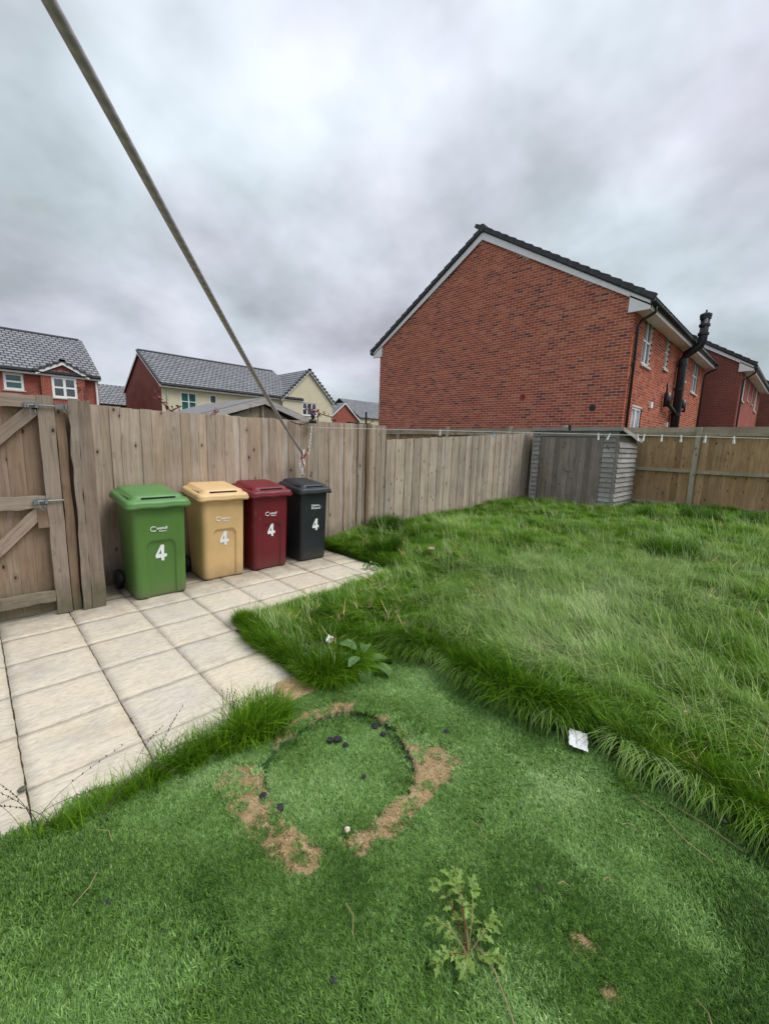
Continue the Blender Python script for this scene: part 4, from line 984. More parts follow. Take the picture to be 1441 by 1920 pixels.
# red house at the left edge
hh_ = [(1.75, 2.62, 3.85, 4.78), (3.85, 5.05, 3.6, 4.80)]
rh = house('red_house', 'red brick house with grey tiled roof and small gable above the gate', -5.0, 6.2, 32.0, 41.0, 5.0, 7.62, M['farbrick'], M['farbrick'], .30, hh_[:1], seed=40)
window(rh, 'Y', 32.0, hh_[0], 1, 1, 2, 'glass_green', .12, dep=.02)
front_gable(rh, 4.42, 1.05, 31.75, 34.2, 4.95, 5.52, M['farbrick'], 50, [hh_[1]])
window(rh, 'Y', 31.75, hh_[1], 1, 2, 2, 'glass', .12, dep=.02)
b_ = MB(); b_.tube([(6.08, 31.9, 0), (6.08, 31.9, 4.75)], .06, 6); b_.obj('downpipe', M['white'], rh)
# roofs further off
def far_roof(label, x0, x1, yf, yb, ez, rz, axis_gable=False, wallm='farbrick'):
    h_ = thing('far_house', label, 'house'); b_ = MB(); b_.box(x0, x1, yf, yb, 0, ez); b_.obj('wall', M[wallm], h_)
    ym = (yf + yb) / 2; xm = (x0 + x1) / 2
    if axis_gable:
        b_ = MB(); b_.add([(x0, yf, ez), (x1, yf, ez), (xm, yf, rz)], [(0, 1, 2)]); b_.obj('gable_wall', M[wallm], h_)
        for xa in (x0 - .2, x1 + .2): tile_slope(h_, yf - .2, yb, xa, ez - .05, xm, rz + .1, axis='Y', seed=int(xa))
        for xa in (x0 - .2, x1 + .2):
            b_ = MB(); y_ = yf - .24; b_.add([(xa, y_, ez - .25), (xm, y_, rz - .1), (xm, y_, rz + .08), (xa, y_, ez - .07)], [(0, 1, 2, 3)]); b_.add([(xa, y_ + .03, ez - .25), (xm, y_ + .03, rz - .1), (xm, y_ + .03, rz + .08), (xa, y_ + .03, ez - .07)], [(3, 2, 1, 0)]); b_.obj('bargeboard', M['white'], h_)
    else:
        tile_slope(h_, x0 - .2, x1 + .2, yf - .3, ez, ym, rz, seed=int(x0)); tile_slope(h_, x0 - .2, x1 + .2, yb + .3, ez, ym, rz, seed=int(x0) + 1)
    return h_
far_roof('grey tiled roof between the red house and the cream house', 6.5, 15.5, 43.0, 49, 4.1, 6.0)
far_roof('small far brick gable just right of the cream house', 38.0, 43.6, 50, 58, 5.0, 7.3, True)
far_roof('slate grey far roof beside the left edge of the large brick house', 43.9, 60, 50, 60, 5.4, 8.6, wallm='cream')

# ------------------------------------------------------------------ neighbour's garden beyond the fence
sm = thing('summerhouse', 'grey pitched summerhouse roof peeping over the tall fence', 'summerhouse', (3.86, 7.0, 0))
b_ = MB(); b_.box(-.95, .95, .15, 2.4, 0, 1.72); b_.obj('wall', M['shed'], sm)
for s_ in (-1, 1):
    b_ = MB(); xa = s_ * 1.25
    b_.add([(0, 0, 2.20), (xa, 0, 1.80), (xa, 2.6, 1.80), (0, 2.6, 2.20), (0, 0, 2.24), (xa, 0, 1.84), (xa, 2.6, 1.84), (0, 2.6, 2.24)], [(0, 1, 2, 3), (4, 7, 6, 5), (0, 4, 5, 1), (1, 5, 6, 2), (2, 6, 7, 3)]); b_.obj('roof', M['felt'], sm)
    b_ = MB(); b_.add([(0, -.03, 2.12), (xa, -.03, 1.72), (xa, -.03, 1.82), (0, -.03, 2.22), (0, 0, 2.12), (xa, 0, 1.72), (xa, 0, 1.82), (0, 0, 2.22)], [(0, 1, 2, 3), (4, 7, 6, 5), (0, 4, 5, 1), (3, 2, 6, 7)]); b_.obj('bargeboard', M['shed'], sm)
b_ = MB(); b_.add([(-.95, .1, 1.72), (.95, .1, 1.72), (0, .1, 2.12)], [(0, 1, 2)]); b_.box(-.02, .02, .05, .09, 1.72, 2.1); b_.obj('gable_panel', M['rail'], sm)
def red_shrub(label, x, y, z0, pts_list, seed):
    t_ = thing('red_leaved_shrub', label, 'shrub', (x, y, 0)); r = random.Random(seed)
    br = MB(); lv = MB()
    for pp in pts_list:
        br.tube([(0, 0, 0)] + pp if False else pp, .008, 5)
        for a, b2 in zip(pp[:-1], pp[1:]):
            a, b2 = Vector(a), Vector(b2)
            for q in range(14):
                c_ = a.lerp(b2, r.random()) + Vector((r.uniform(-.04, .04), r.uniform(-.04, .04), r.uniform(-.03, .045))); s_ = r.uniform(.014, .03)
                u_ = Vector((r.uniform(-1, 1), r.uniform(-1, 1), r.uniform(-1, 1))).normalized(); w_ = u_.cross(Vector((r.uniform(-1, 1), r.uniform(-1, 1), r.uniform(-1, 1)))).normalized()
                lv.add([c_ - u_ * s_, c_ + w_ * s_ * .5, c_ + u_ * s_, c_ - w_ * s_ * .5], [(0, 1, 2, 3)], r.random())
    br.tube([(0, 0, 0), (.03, 0, .8), (0, 0, pts_list[0][0][2])], .015, 6)
    br.obj('stem', M['bark'], t_); o = lv.obj('foliage', M['leaf_red'], t_); o['kind'] = 'stuff'
red_shrub('dark red leaved shrub showing over the fence left of the summerhouse roof', 2.0, 5.6, 1.7, [[(0, 0, 1.66), (-.18, 0, 1.80), (-.30, 0, 1.93), (-.36, 0, 2.04)], [(-.22, 0, 1.75), (.05, 0, 1.72), (.3, 0, 1.74), (.42, 0, 1.85)], [(-.18, 0, 1.8), (-.05, 0, 1.87)]], 2)
red_shrub('dark red leaved shrub in front of the cream gable by the black bracket', 4.15, 5.8, 1.8, [[(.0, 0, 1.78), (.05, 0, 1.96), (-.22, 0, 2.0)], [(.03, 0, 1.95), (.3, 0, 1.90), (.36, 0, 1.76)], [(-.18, 0, 2.03), (-.02, 0, 1.92)]], 3)
red_shrub('small dark red leaved shrub at the left foot of the large brick gable', 7.9, 9.2, 2, [[(.5, 0, 1.95), (.62, 0, 2.08), (.72, 0, 2.16)], [(.55, 0, 2.0), (.75, 0, 1.98)]], 4)
an = thing('black_pole', 'short black pole standing up behind the fence left of the brick gable', 'pole', (7.6, 8.4, 0)); b_ = MB(); b_.tube([(0, 0, 0), (0, 0, 2.3)], .025, 8); b_.obj('pole', M['black'], an); b_ = MB(); b_.tube([(-.65, 0, 2.0), (.4, 0, 1.97)], .02, 6); b_.obj('crossbar', M['black'], an)
r_ = random.Random(5); st2 = thing('sapling', 'thin leafy sapling behind the fence beside the red house', 'plant', (1.05, 6.3, 0)); b_ = MB(); b_.tube([(0, 0, 0), (.0, 0, 1.5), (.03, 0, 2.05)], .01, 5); b_.obj('stem', M['bark'], st2)
lv = MB()
for k in range(16):
    c_ = Vector((r_.uniform(-.05, .06), r_.uniform(-.04, .04), r_.uniform(1.8, 2.1))); s_ = .022; u_ = Vector((r_.uniform(-1, 1), r_.uniform(-1, 1), r_.uniform(-1, 1))).normalized(); w_ = u_.cross(Vector((.2, .5, .9))).normalized(); lv.add([c_ - u_ * s_, c_ + w_ * s_ * .4, c_ + u_ * s_, c_ - w_ * s_ * .4], [(0, 1, 2, 3)])
lv.obj('foliage', M['leaf_dock'], st2)['kind'] = 'stuff'

# ------------------------------------------------------------------ grass and turf
TEMPL = []
def blades(name, n, rad, ln, wd, mt, lean, seg=4, seed=0, spread=.5, flat=.0, twist=.6, tonep=1):
    """one clump: curved tapering blades, `lean` bends them towards +X"""
    r = np.random.RandomState(seed); vs = []; fs = []; tn = []
    for i in range(n):
        a = r.rand() * 6.283; q = rad * math.sqrt(r.rand()); x, y = q * math.cos(a), q * math.sin(a)
        l = ln * r.uniform(.55, 1.15); w_ = wd * r.uniform(.7, 1.25)
        dx = lean * r.uniform(.4, 1.4) + spread * r.normal(); dy = spread * r.normal(); dm = math.hypot(dx, dy) + 1e-6; ux, uy = dx / dm, dy / dm
        ang0 = min(1.25, .12 + flat + abs(r.normal()) * .18); bend = min(1.9, dm * 1.3)
        px, py = -uy, ux
        t0 = r.rand() * twist; cx_, cy_, cz_ = x, y, 0.0; o = len(vs)
        ca, sa = math.cos(t0), math.sin(t0)
        for s in range(seg + 1):
            f = s / seg; ww = w_ * (1 - f ** 1.6) * .5 + .0002
            th = ang0 + bend * f
            wx, wy, wz_ = px * ca + 0, py * ca, sa * .6
            if s < seg: vs.append((cx_ - wx * ww, cy_ - wy * ww, cz_ - wz_ * ww)); vs.append((cx_ + wx * ww, cy_ + wy * ww, cz_ + wz_ * ww))
            else: vs.append((cx_, cy_, cz_))
            st = l / seg; cx_ += ux * math.sin(th) * st; cy_ += uy * math.sin(th) * st; cz_ += math.cos(th) * st
        for s in range(seg - 1): k = o + s * 2; fs.append((k, k + 1, k + 3, k + 2)); tn.append(0)
        k = o + (seg - 1) * 2; fs.append((k, k + 1, k + 2)); tn.append(0)
        tv = min(1, max(0, r.rand())); tn[-seg:] = [tv] * seg
    me = mesh(name, vs, fs, mt, True); at = me.attributes.new('tone', 'FLOAT', 'FACE'); at.data.foreach_set('value', tn)
    return bpy.data.objects.new(name, me)
def scatter(name, pts, rots, scls, tints, idx, templ, label=None, parent=None):
    me = bpy.data.meshes.new(name); me.from_pydata(pts, [], []); n = len(pts)
    for nm, typ, arr in (('rot', 'FLOAT_VECTOR', rots), ('scl', 'FLOAT_VECTOR', scls), ('tint', 'FLOAT', tints), ('idx', 'INT', idx)):
        at = me.attributes.new(nm, typ, 'POINT'); at.data.foreach_set('vector' if typ == 'FLOAT_VECTOR' else 'value', np.array(arr).ravel())
    o = link(name, me, parent); o['kind'] = 'stuff'
    if label: o['label'] = label
    ng = bpy.data.node_groups.new(name, 'GeometryNodeTree')
    ng.interface.new_socket('Geometry', in_out='INPUT', socket_type='NodeSocketGeometry'); ng.interface.new_socket('Geometry', in_out='OUTPUT', socket_type='NodeSocketGeometry')
    gi = ng.nodes.new('NodeGroupInput'); go = ng.nodes.new('NodeGroupOutput'); jn = ng.nodes.new('GeometryNodeJoinGeometry')
    def na(nm, ty):
        a = ng.nodes.new('GeometryNodeInputNamedAttribute'); a.data_type = ty; a.inputs[0].default_value = nm; return a.outputs[0]
    R_, S_, I_ = na('rot', 'FLOAT_VECTOR'), na('scl', 'FLOAT_VECTOR'), na('idx', 'INT')
    for k, tp in enumerate(templ):
        oi = ng.nodes.new('GeometryNodeObjectInfo'); oi.inputs[0].default_value = tp; oi.transform_space = 'ORIGINAL'
        cm = ng.nodes.new('FunctionNodeCompare'); cm.data_type = 'INT'; cm.operation = 'EQUAL'
        ins = [s for s in cm.inputs if s.type == 'INT']; ng.links.new(I_, ins[0]); ins[1].default_value = k
        ip = ng.nodes.new('GeometryNodeInstanceOnPoints'); ng.links.new(gi.outputs[0], ip.inputs['Points']); ng.links.new(cm.outputs[0], ip.inputs['Selection'])
        ng.links.new(oi.outputs['Geometry'], ip.inputs['Instance']); ng.links.new(R_, ip.inputs['Rotation']); ng.links.new(S_, ip.inputs['Scale']); ng.links.new(ip.outputs[0], jn.inputs[0])
    ng.links.new(jn.outputs[0], go.inputs[0])
    md = o.modifiers.new('scatter', 'NODES'); md.node_group = ng; return o

rs = np.random.RandomState(11)
# --- long lawn grass
GT = [blades('clump%d' % k, 75, .085, .21, .0042, M['grass'], .55, 4, 300 + k, .34) for k in range(5)] + \
     [blades('flat%d' % k, 70, .10, .25, .0042, M['grass'], 1.3, 4, 320 + k, .25, .35) for k in range(4)]
def edge_x(y): return 2.11 + .035 * math.sin(y * 5.3) + .02 * math.sin(y * 17) + .07 * nz(y, 3.3, 2.6)
def lawn_ok(x, y):
    if y > 4.70: return False
    if x > 10.92: return False
    if 9.40 < x < 10.95 and 2.70 < y: return False
    if x < 3.56: 
        if y > 3.05: return False
        if x < 1.42 + .03 * math.sin(y * 9): return False
        if y < 1.93 and x < edge_x(y): return False
        if y < 2.10 and 1.62 < x < 2.02: return False
        if .52 < y < .70 and x < 2.16: return False
    return True
def lawn_tint(x, y):
    """pale seedy swathes and deep green lush strips; the dark strip along the turf edge is painted shade"""
    t_ = .30
    for (px, py, rx, ry, a) in ((3.9, 1.5, 1.5, 1.0, .42), (3.0, .7, .9, 1.0, .30), (2.6, 2.0, .5, .6, .12), (5.0, .5, 1.2, 1.0, .28), (3.5, 2.5, .8, .5, .1), (6.5, .6, 1.4, .8, .15), (2.3, 2.6, .8, .5, -.18), (3.8, 3.4, 1.2, .5, -.15),
                               (7.5, 3.0, 2.0, 1.3, -.12), (2.15, .8, .22, 2.2, -.28), (1.7, 2.3, .35, .7, -.12), (5.4, 3.9, .6, .4, .25), (6.2, 4.2, .8, .3, .12)):  # the narrow negative strip darkens the turf edge as painted shade
        t_ += a * math.exp(-((x - px) / rx) ** 2 - ((y - py) / ry) ** 2)
    return t_ + .24 * nz(x, y, 1.7, 5) + .12 * nz(x, y, 5, 8)
P, Rr, Sc, Ti, Ix = [], [], [], [], []
def add(x, y, z, rz, tilt, s, sz, ti, ix):
    P.append((x, y, z)); Rr.append((0, tilt, rz)); Sc.append((s, s, s * sz)); Ti.append(ti); Ix.append(ix)
for k in range(17000):
    x = 1.4 + 9.6 * rs.rand() ** 1.35; y = rs.uniform(-2.2, 4.72)
    if not lawn_ok(x, y): continue
    if y < -.15 * x - .6: continue
    fl_ = nz(x, y, .75, 1) * 3.4 + nz(x, y, 2.2, 9) * 1.6
    tl = lawn_tint(x, y)
    h = .54 + .32 * nz(x, y, 1.3, 4) + .45 * nz(x, y, 4.2, 14) + .30 * smooth(.35, .65, tl)
    h *= .78 if x > 5 else 1
    ix = rs.randint(5, 9) if (tl > .42 and rs.rand() < .75) or nz(x, y, 1.1, 33) > .12 else rs.randint(0, 5)
    d_edge = min(4.75 - y, abs(10.95 - x)); 
    if d_edge < .25: h *= 1.15
    if x < 3.5 and y > 1.9:
        dp = max(0, min(3.11 - y, x - 1.42)); h *= .45 + .55 * smooth(0, .3, dp)
    h *= 1 - .5 * smooth(2.0, 2.9, x) * smooth(2.1, 2.8, y) * (1 - smooth(4.0, 5.0, x))
    add(x, y, gz(x, y) - .01, 2.4 + fl_ + rs.normal() * .55, rs.normal() * .14, rs.uniform(.7, 1.25), max(.32, h), tl + rs.normal() * .13 + .25 * nz(x, y, 6, 17), ix)
# overhanging fringe where the lawn drops to the turf and the paving
for k in range(420):
    y = rs.uniform(-1.4, 1.95)
    if .50 < y < .72: continue
    x = edge_x(y) + abs(rs.normal()) * .05
    hv = max(.35, .85 + .9 * nz(y, 8.1, 3.4))
    add(x, y, .05, math.pi + rs.normal() * .8, rs.uniform(-.25, .25), rs.uniform(.6, 1.1) * hv ** .6, rs.uniform(.75, 1.15), .02 + rs.rand() * .2, rs.randint(0, 9))  # dark tint puts the edge shade into the fringe
for k in range(170):
    y = rs.uniform(1.95, 3.12); x = 1.43 + .03 * math.sin(y * 9) + abs(rs.normal()) * .05
    add(x, y, .0, math.pi + rs.normal() * .7, 0, rs.uniform(.6, .95), rs.uniform(.6, .9), .05 + rs.rand() * .2, rs.randint(0, 5))
for k in range(150):
    x = rs.uniform(1.42, 1.70); y = 1.93 + abs(rs.normal()) * .07
    add(x, y, .0, -math.pi / 2 + rs.normal() * .7, 0, rs.uniform(.8, 1.1), rs.uniform(.7, 1.0), .08 + rs.rand() * .2, rs.randint(0, 9))
for k in range(260):
    x = rs.uniform(1.42, 3.50); y = 3.07 - abs(rs.normal()) * .05
    add(x, y, .0, math.pi / 2 + rs.normal() * .7, 0, rs.uniform(.35, .6), rs.uniform(.6, .9), .1 + rs.rand() * .2, rs.randint(0, 5))
for k in range(170):
    y = rs.uniform(3.12, 4.70); x = 3.55 + abs(rs.normal()) * .06
    add(x, y, .0, math.pi + rs.normal() * .7, 0, rs.uniform(.6, .9), rs.uniform(.6, 1), .0 + rs.rand() * .2, rs.randint(0, 9))
scatter('lawn_grass', P, Rr, Sc, Ti, Ix, GT, 'overgrown bright green lawn grass, matted and leaning')
print('lawn clumps', len(P))
# pale seed stalks standing and lying through the lawn, and blades hanging over its edge, tinted light as painted highlights
P, Rr, Sc, Ti, Ix = [], [], [], [], []
for k in range(5200):
    x = 1.5 + 8.5 * rs.rand() ** 1.7; y = rs.uniform(-2, 4.6)
    if not lawn_ok(x, y) or y < -.15 * x - .6: continue
    if rs.rand() > .25 + 1.5 * max(0, lawn_tint(x, y) - .2): continue
    add(x, y, gz(x, y) + .03, 2.4 + nz(x, y, .75, 1) * 3.4 + rs.normal() * .5, rs.uniform(-.1, .3), rs.uniform(.8, 1.15), rs.uniform(.7, 1.0), rs.uniform(.75, 1.1), rs.randint(0, 3))
for k in range(420):
    y = rs.uniform(-1.2, 1.95); x = edge_x(y) + rs.rand() * .05
    if .48 < y < .74: continue
    add(x, y, .08, math.pi + rs.normal() * .45, rs.uniform(.0, .3), rs.uniform(.8, 1.1), rs.uniform(.8, 1.1), rs.uniform(.35, .95), 3 + rs.randint(0, 2))
scatter('seed_stalks', P, Rr, Sc, Ti, Ix, [blades('seed%d' % k, 5, .05, .26, .0034, M['grass'], .6, 4, 370 + k, .35) for k in range(3)] + [blades('hang%d' % k, 7, .04, .24, .004, M['grass'], 1.35, 5, 380 + k, .15, .45) for k in range(2)], 'pale seed stalks and highlight-tinted edge blades in the long lawn')
# dead straw blades among the green
P, Rr, Sc, Ti, Ix = [], [], [], [], []
for k in range(1500):
    x = 1.5 + 8 * rs.rand() ** 1.7; y = rs.uniform(-2, 4.6)
    if not lawn_ok(x, y) or y < -.15 * x - .6 or nz(x, y, 2.4, 41) < -.05: continue
    add(x, y, gz(x, y) + .03, rs.rand() * 6.28, rs.uniform(-.2, .5), rs.uniform(.7, 1.1), rs.uniform(.5, .95), rs.uniform(.3, 1), rs.randint(0, 2))
scatter('dead_straw', P, Rr, Sc, Ti, Ix, [blades('dead%d' % k, 4, .05, .24, .0034, M['straw'], .9, 4, 390 + k, .5, .3) for k in range(2)], 'dead straw blades among the lawn grass')
# raised tussocks in the lawn, their dark tint painting in tuft shadows
P, Rr, Sc, Ti, Ix = [], [], [], [], []
for (px, py, rr, n) in ((8.9, 1.2, .22, 26), (9.15, .52, .14, 14), (5.9, 1.0, .2, 22), (4.6, 4.55, .22, 30), (3.75, 3.72, .12, 12), (8.2, 1.9, .15, 12)):
    for k in range(n):
        a = rs.rand() * 6.28; q = rr * math.sqrt(rs.rand()); x = px + q * math.cos(a); y = py + q * math.sin(a)
        add(x, y, gz(x, y), a + rs.normal() * .5, .1, rs.uniform(.9, 1.2), rs.uniform(1.0, 1.35), .0, rs.randint(0, 5))
scatter('grass_tussocks', P, Rr, Sc, Ti, Ix, GT, 'tussocks standing up out of the lawn, darkened as tuft shadows')
# weeds and long grass along the paving edge
P, Rr, Sc, Ti, Ix = [], [], [], [], []
def densy(x): return .05 + .16 * smooth(.3, .5, x) + 1.1 * math.exp(-((x - .93) / .17) ** 2) + .65 * math.exp(-((x - .55) / .16) ** 2) + .5 * math.exp(-((x - .22) / .13) ** 2)
for k in range(560):
    x = rs.uniform(-.5, 1.10)
    if rs.rand() > densy(x) * .7: continue
    y = 1.845 - abs(rs.normal()) * .05 - .02
    add(x, y, .0, rs.uniform(0, 6.28), rs.uniform(-.3, .3), rs.uniform(.5, .8) * (1 + .8 * math.exp(-((x - .90) / .16) ** 2) + .35 * math.exp(-((x - .56) / .12) ** 2)), rs.uniform(.7, 1.2), .02 + rs.rand() * .3, rs.randint(0, 9))
scatter('edge_grass', P, Rr, Sc, Ti, Ix, [blades('edge%d' % k, 26, .04, .20, .0036, M['grass'], .5, 4, 350 + k, .5) for k in range(9)], 'long rough grass growing along the edge of the paving')
# --- turf fibres
TT = [blades('turf%d' % k, 420, .10, .026, .0036, M['turf'], .9, 2, 400 + k, .7, .3) for k in range(5)]
P, Rr, Sc, Ti, Ix = [], [], [], [], []
PS, RS_, SS, TS, IS = [], [], [], [], []
for k in range(2300):
    x = rs.uniform(-.7, 2.08); y = rs.uniform(-1.0, 1.83)
    if x + y < .85: continue
    d = polydist(x, y) if abs(x - 1.05) < .7 and abs(y - 1.3) < .7 else 9
    if abs(d) < .09: continue
    br2 = 0
    if (d < .5 or y < .65) and max(bare(x + a_, y + b_) for a_ in (-.08, 0, .08) for b_ in (-.08, 0, .08)) > .2: continue
    tt_ = .41 + .26 * math.exp(-((x - 1.6) / .55) ** 2 - ((y - 1.1) / .6) ** 2) + .5 * nz(x, y, 1.5, 2) + .40 * nz(x, y, 4.5, 6) + .12 * smooth(1.0, 2.2, x + .3 * y) + (.12 if d < 0 else 0)
    z = (-.036 if d < 0 else .006) + .010 * nz(x, y, 3.2)
    add(x, y, z, 1.2 + 2.2 * nz(x, y, .9, 3) + rs.normal() * .7, 0, rs.uniform(.85, 1.15), rs.uniform(.8, 1.2), tt_, rs.randint(0, 5))
# finer pieces hug the outline and thin out over the bare rim
nb = len(TT); TT += [blades('turfsmall%d' % k, 40, .026, .024, .0036, M['turf'], .8, 2, 420 + k, .7, .3) for k in range(4)]
for k in range(14000):
    x = rs.uniform(.45, 1.80); y = rs.uniform(.75, 1.86); d = polydist(x, y)
    if d > .42 or d < -.13: continue
    br2 = bare(x, y)
    if rs.rand() < br2 ** .8 * 1.05 or -.010 < d < .003 or (x < .86 and -.042 < d < 0 and y > 1.1): continue  # left inner rim kept fibreless, its dark backing stands in for shade
    add(x, y, tz(x, y), 1.2 + 2.2 * nz(x, y, .9, 3) + rs.normal() * .9, 0, rs.uniform(.8, 1.1), rs.uniform(.8, 1.2), .44 + .18 * math.exp(-((x - 1.6) / .55) ** 2 - ((y - 1.1) / .6) ** 2) + .42 * nz(x, y, 1.5, 2) + .4 * nz(x, y, 4.5, 6) + (.10 if d < 0 else .05), nb + rs.randint(0, 4))
for k in range(1500):
    x = rs.uniform(.95, 1.4); y = rs.uniform(.0, .6)
    if rs.rand() < bare(x, y) * 1.1: continue
    add(x, y, .008, rs.rand() * 6, 0, 1, 1, .3, nb + rs.randint(0, 4))
scatter('turf_fibres', P, Rr, Sc, Ti, Ix, TT, 'matted green artificial turf fibres')
P, Rr, Sc, Ti, Ix = [], [], [], [], []
for k in range(15000):
    x = rs.uniform(.4, 1.85); y = rs.uniform(.0, 1.9)
    b2 = bare(x, y)
    if b2 < .08 or rs.rand() > b2 * 1.4: continue
    add(x, y, tz(x, y) - .002, rs.rand() * 6.28, 0, rs.uniform(.7, 1.1), rs.uniform(.4, .9), rs.rand(), rs.randint(0, 3))
scatter('frayed_fibres', P, Rr, Sc, Ti, Ix, [blades('straw%d' % k, 26, .022, .02, .0020, M['straw'], .5, 2, 440 + k, .8, .4) for k in range(3)], 'straw coloured frayed fibres round the sunken patch')
# --- bright weed tufts in the turf
def tuft(name, label, x, y, n, h, mt, seed, spread=.5, rad=.03, wd=.0035):
    o = blades(name, n, rad, h, wd, mt, .15, 4, seed, spread); o.name = name; COL.objects.link(o); o.location = (x, y, gz(x, y) if x > 2.1 else .008); o.rotation_euler = (0, 0, seed); return tag(o, label, 'weed')
tuft('weed_tuft', 'yellow green weed tuft on the turf right of the sunken patch, by the white paper', 1.93, .37, 60, .09, M['yellowgrass'], 3, .6, .05)
tuft('weed_tuft', 'low bright green weed spreading at the top rim of the sunken patch', 1.60, 1.46, 90, .05, M['yellowgrass'], 4, .9, .08)
tuft('weed_tuft', 'grey green low weed spreading over the top right rim of the sunken patch', 1.44, 1.50, 70, .06, M['grass'], 15, .9, .07)
tuft('weed_tuft', 'dull green weed growing over the bare rim right of the sunken patch', 1.50, 1.27, 80, .07, M['grass'], 5, .9, .09)
# seed stems standing in the edge grass
def stems(name, label, base, n, h, mt, seed, wild=.25, r=.0013, head=True, cat='weed'):
    t_ = thing(name, label, cat, base); rr = random.Random(seed)
    for k in range(n):
        a = rr.random() * 6.28; ln_ = h * rr.uniform(.6, 1.1); w_ = wild * rr.uniform(.3, 1.3); x0_, y0_ = rr.uniform(-.05, .05), rr.uniform(-.03, .03)
        pp = [(x0_ + w_ * ln_ * q * q * math.cos(a), y0_ + w_ * ln_ * q * q * math.sin(a), ln_ * (q - .25 * w_ * q * q)) for q in [i / 8 for i in range(9)]]
        b_ = MB(); b_.tube(pp, [r * (1 - .5 * i / 8) for i in range(9)], 4)
        if head:
            for q in range(7):
                c_ = Vector(pp[5]).lerp(Vector(pp[8]), q / 6); b_.tube([c_, c_ + Vector((rr.uniform(-.006, .006), rr.uniform(-.006, .006), .010))], [r * 2.0, r * .6], 4)
        b_.obj('stem', mt, t_)
stems('seed_stems', 'dark upright seed stems rising from the grass at the paving edge', (.80, 1.86, 0), 9, .26, M['stem_dark'], 4, .25)
stems('seed_stems', 'dark bent seed stems leaning over the paving near the left photo edge', (.05, 1.86, 0), 6, .26, M['stem_dark'], 9, 1.6)
stems('seed_stems', 'thin dark stems arching over the paving from the middle of the edge grass', (.42, 1.86, 0), 9, .24, M['stem_dark'], 6, 1.3)
# a trailing runner and pale dry stalks on the turf
def runner(label, pts, r, mt, name='dry_stalk', group=None):
    b_ = MB(); b_.tube(pts, r, 5); o = b_.obj(name, mt, smooth=True); return tag(o, label, 'stalk', group)
runner('long pale stalk trailing from the leafy weed to the bottom of the photo', [(.93, .50, .03), (.91, .42, .036), (.86, .34, .032), (.80, .27, .034), (.72, .20, .03)], .0022, M['stem'])
runner('straw stalk on the turf right of the yellow green tuft', [(1.88, .34, .03), (1.86, .22, .034), (1.80, .14, .03), (1.76, .04, .032)], .0018, M['stem'])
runner('long straw stalk on the turf near the right photo edge', [(1.95, .22, .032), (1.93, .08, .035), (1.90, -.03, .03)], .0018, M['stem'])
for (x, y, a_, l_, lb) in ((1.24, .66, .9, .075, 'straight pale stalk on the turf between the leafy weed and the white paper'), (1.46, .49, 1.9, .03, 'tiny white stalk on open turf below the white paper'),
        (1.43, .27, 2.2, .04, 'short pale stalk on the turf right of the worn brown spots'), (1.30, .37, 2.0, .035, 'tiny pale stalk beside the small clod right of the leafy weed'),
        (1.21, -.03, .5, .06, 'thick pale stalk on the turf near the bottom right corner'), (1.17, -.09, -.4, .055, 'curved pale stalk at the very bottom right of the photo'),
        (.68, .76, .8, .09, 'thin pale stalk left of the leafy weed near the bottom clod'), (.24, 1.58, 1.6, .09, 'pale stalk on the turf below the left end of the edge grass'),
        (.10, 1.42, .4, .10, 'long thin pale stalk on the turf at the left photo edge'), (1.70, .26, 1.2, .05, 'pale stalk below the yellow green tuft')):
    b_ = MB(); b_.tube([(x, y, .030), (x + l_ * .5 * math.cos(a_), y + l_ * .5 * math.sin(a_), .040), (x + l_ * math.cos(a_ + .3), y + l_ * math.sin(a_ + .3), .034)], .0014, 4)
    tag(b_.obj('dry_stalk', M['stem']), lb, 'stalk', 'loose pale stalks on the turf')

# ------------------------------------------------------------------ broad leaved weeds
def leaf_mesh(l_, w_, droop, mt, lobes=0, seed=0, cup=.15):
    r = random.Random(seed); n = 10; vs = []; fs = []
    for i in range(n + 1):
        f = i / n; hw = w_ / 2 * math.sin(math.pi * min(1, f * .93 + .04)) ** .75
        if lobes: hw *= .62 + .42 * abs(math.sin(f * math.pi * lobes))
        th = droop * f; x = l_ * f * math.cos(th * .6); z = l_ * f * math.sin(.7 - th) * .55
        for s_ in (-1, -.5, 0, .5, 1): vs.append((x, s_ * hw, z + abs(s_) * hw * cup * 2 + .03 * w_ * math.sin(f * 19 + s_ * 3)))
    for i in range(n):
        for k in range(4): a = i * 5 + k; fs.append((a, a + 1, a + 6, a + 5))
    return mesh('leaf', vs, fs, mt, True)
def broad_weed(label, x, y, leaves, mt, lobes=0, stalk=.02, name='broadleaf_weed', z=.01):
    t_ = thing(name, label, 'weed', (x, y, z))
    for k, (a, l_, w_, dr, pz) in enumerate(leaves):
        o = link('leaf', leaf_mesh(l_, w_, dr, mt, lobes, k, .12), t_, (stalk * math.cos(R(a)), stalk * math.sin(R(a)), pz), (rnd.uniform(-.15, .15), 0, R(a)))
        b_ = MB(); b_.tube([(0, 0, 0), (stalk * .5 * math.cos(R(a)), stalk * .5 * math.sin(R(a)), pz * .6), (stalk * math.cos(R(a)), stalk * math.sin(R(a)), pz)], .003, 5); b_.obj('leaf_stalk', M['leaf_weed'], t_)
    return t_
broad_weed('large broad leaved dock weed at the lawn corner beside the turf', 1.70, 1.86, [(-60, .28, .115, 1.7, .035), (-15, .24, .10, 1.3, .05), (150, .17, .08, 1.1, .10), (100, .20, .09, .9, .13), (-125, .17, .08, 1.6, .05), (-50, .22, .085, 2.0, .03), (40, .18, .08, 1.0, .1), (200, .14, .06, .8, .12)], M['leaf_dock'], stalk=.05)
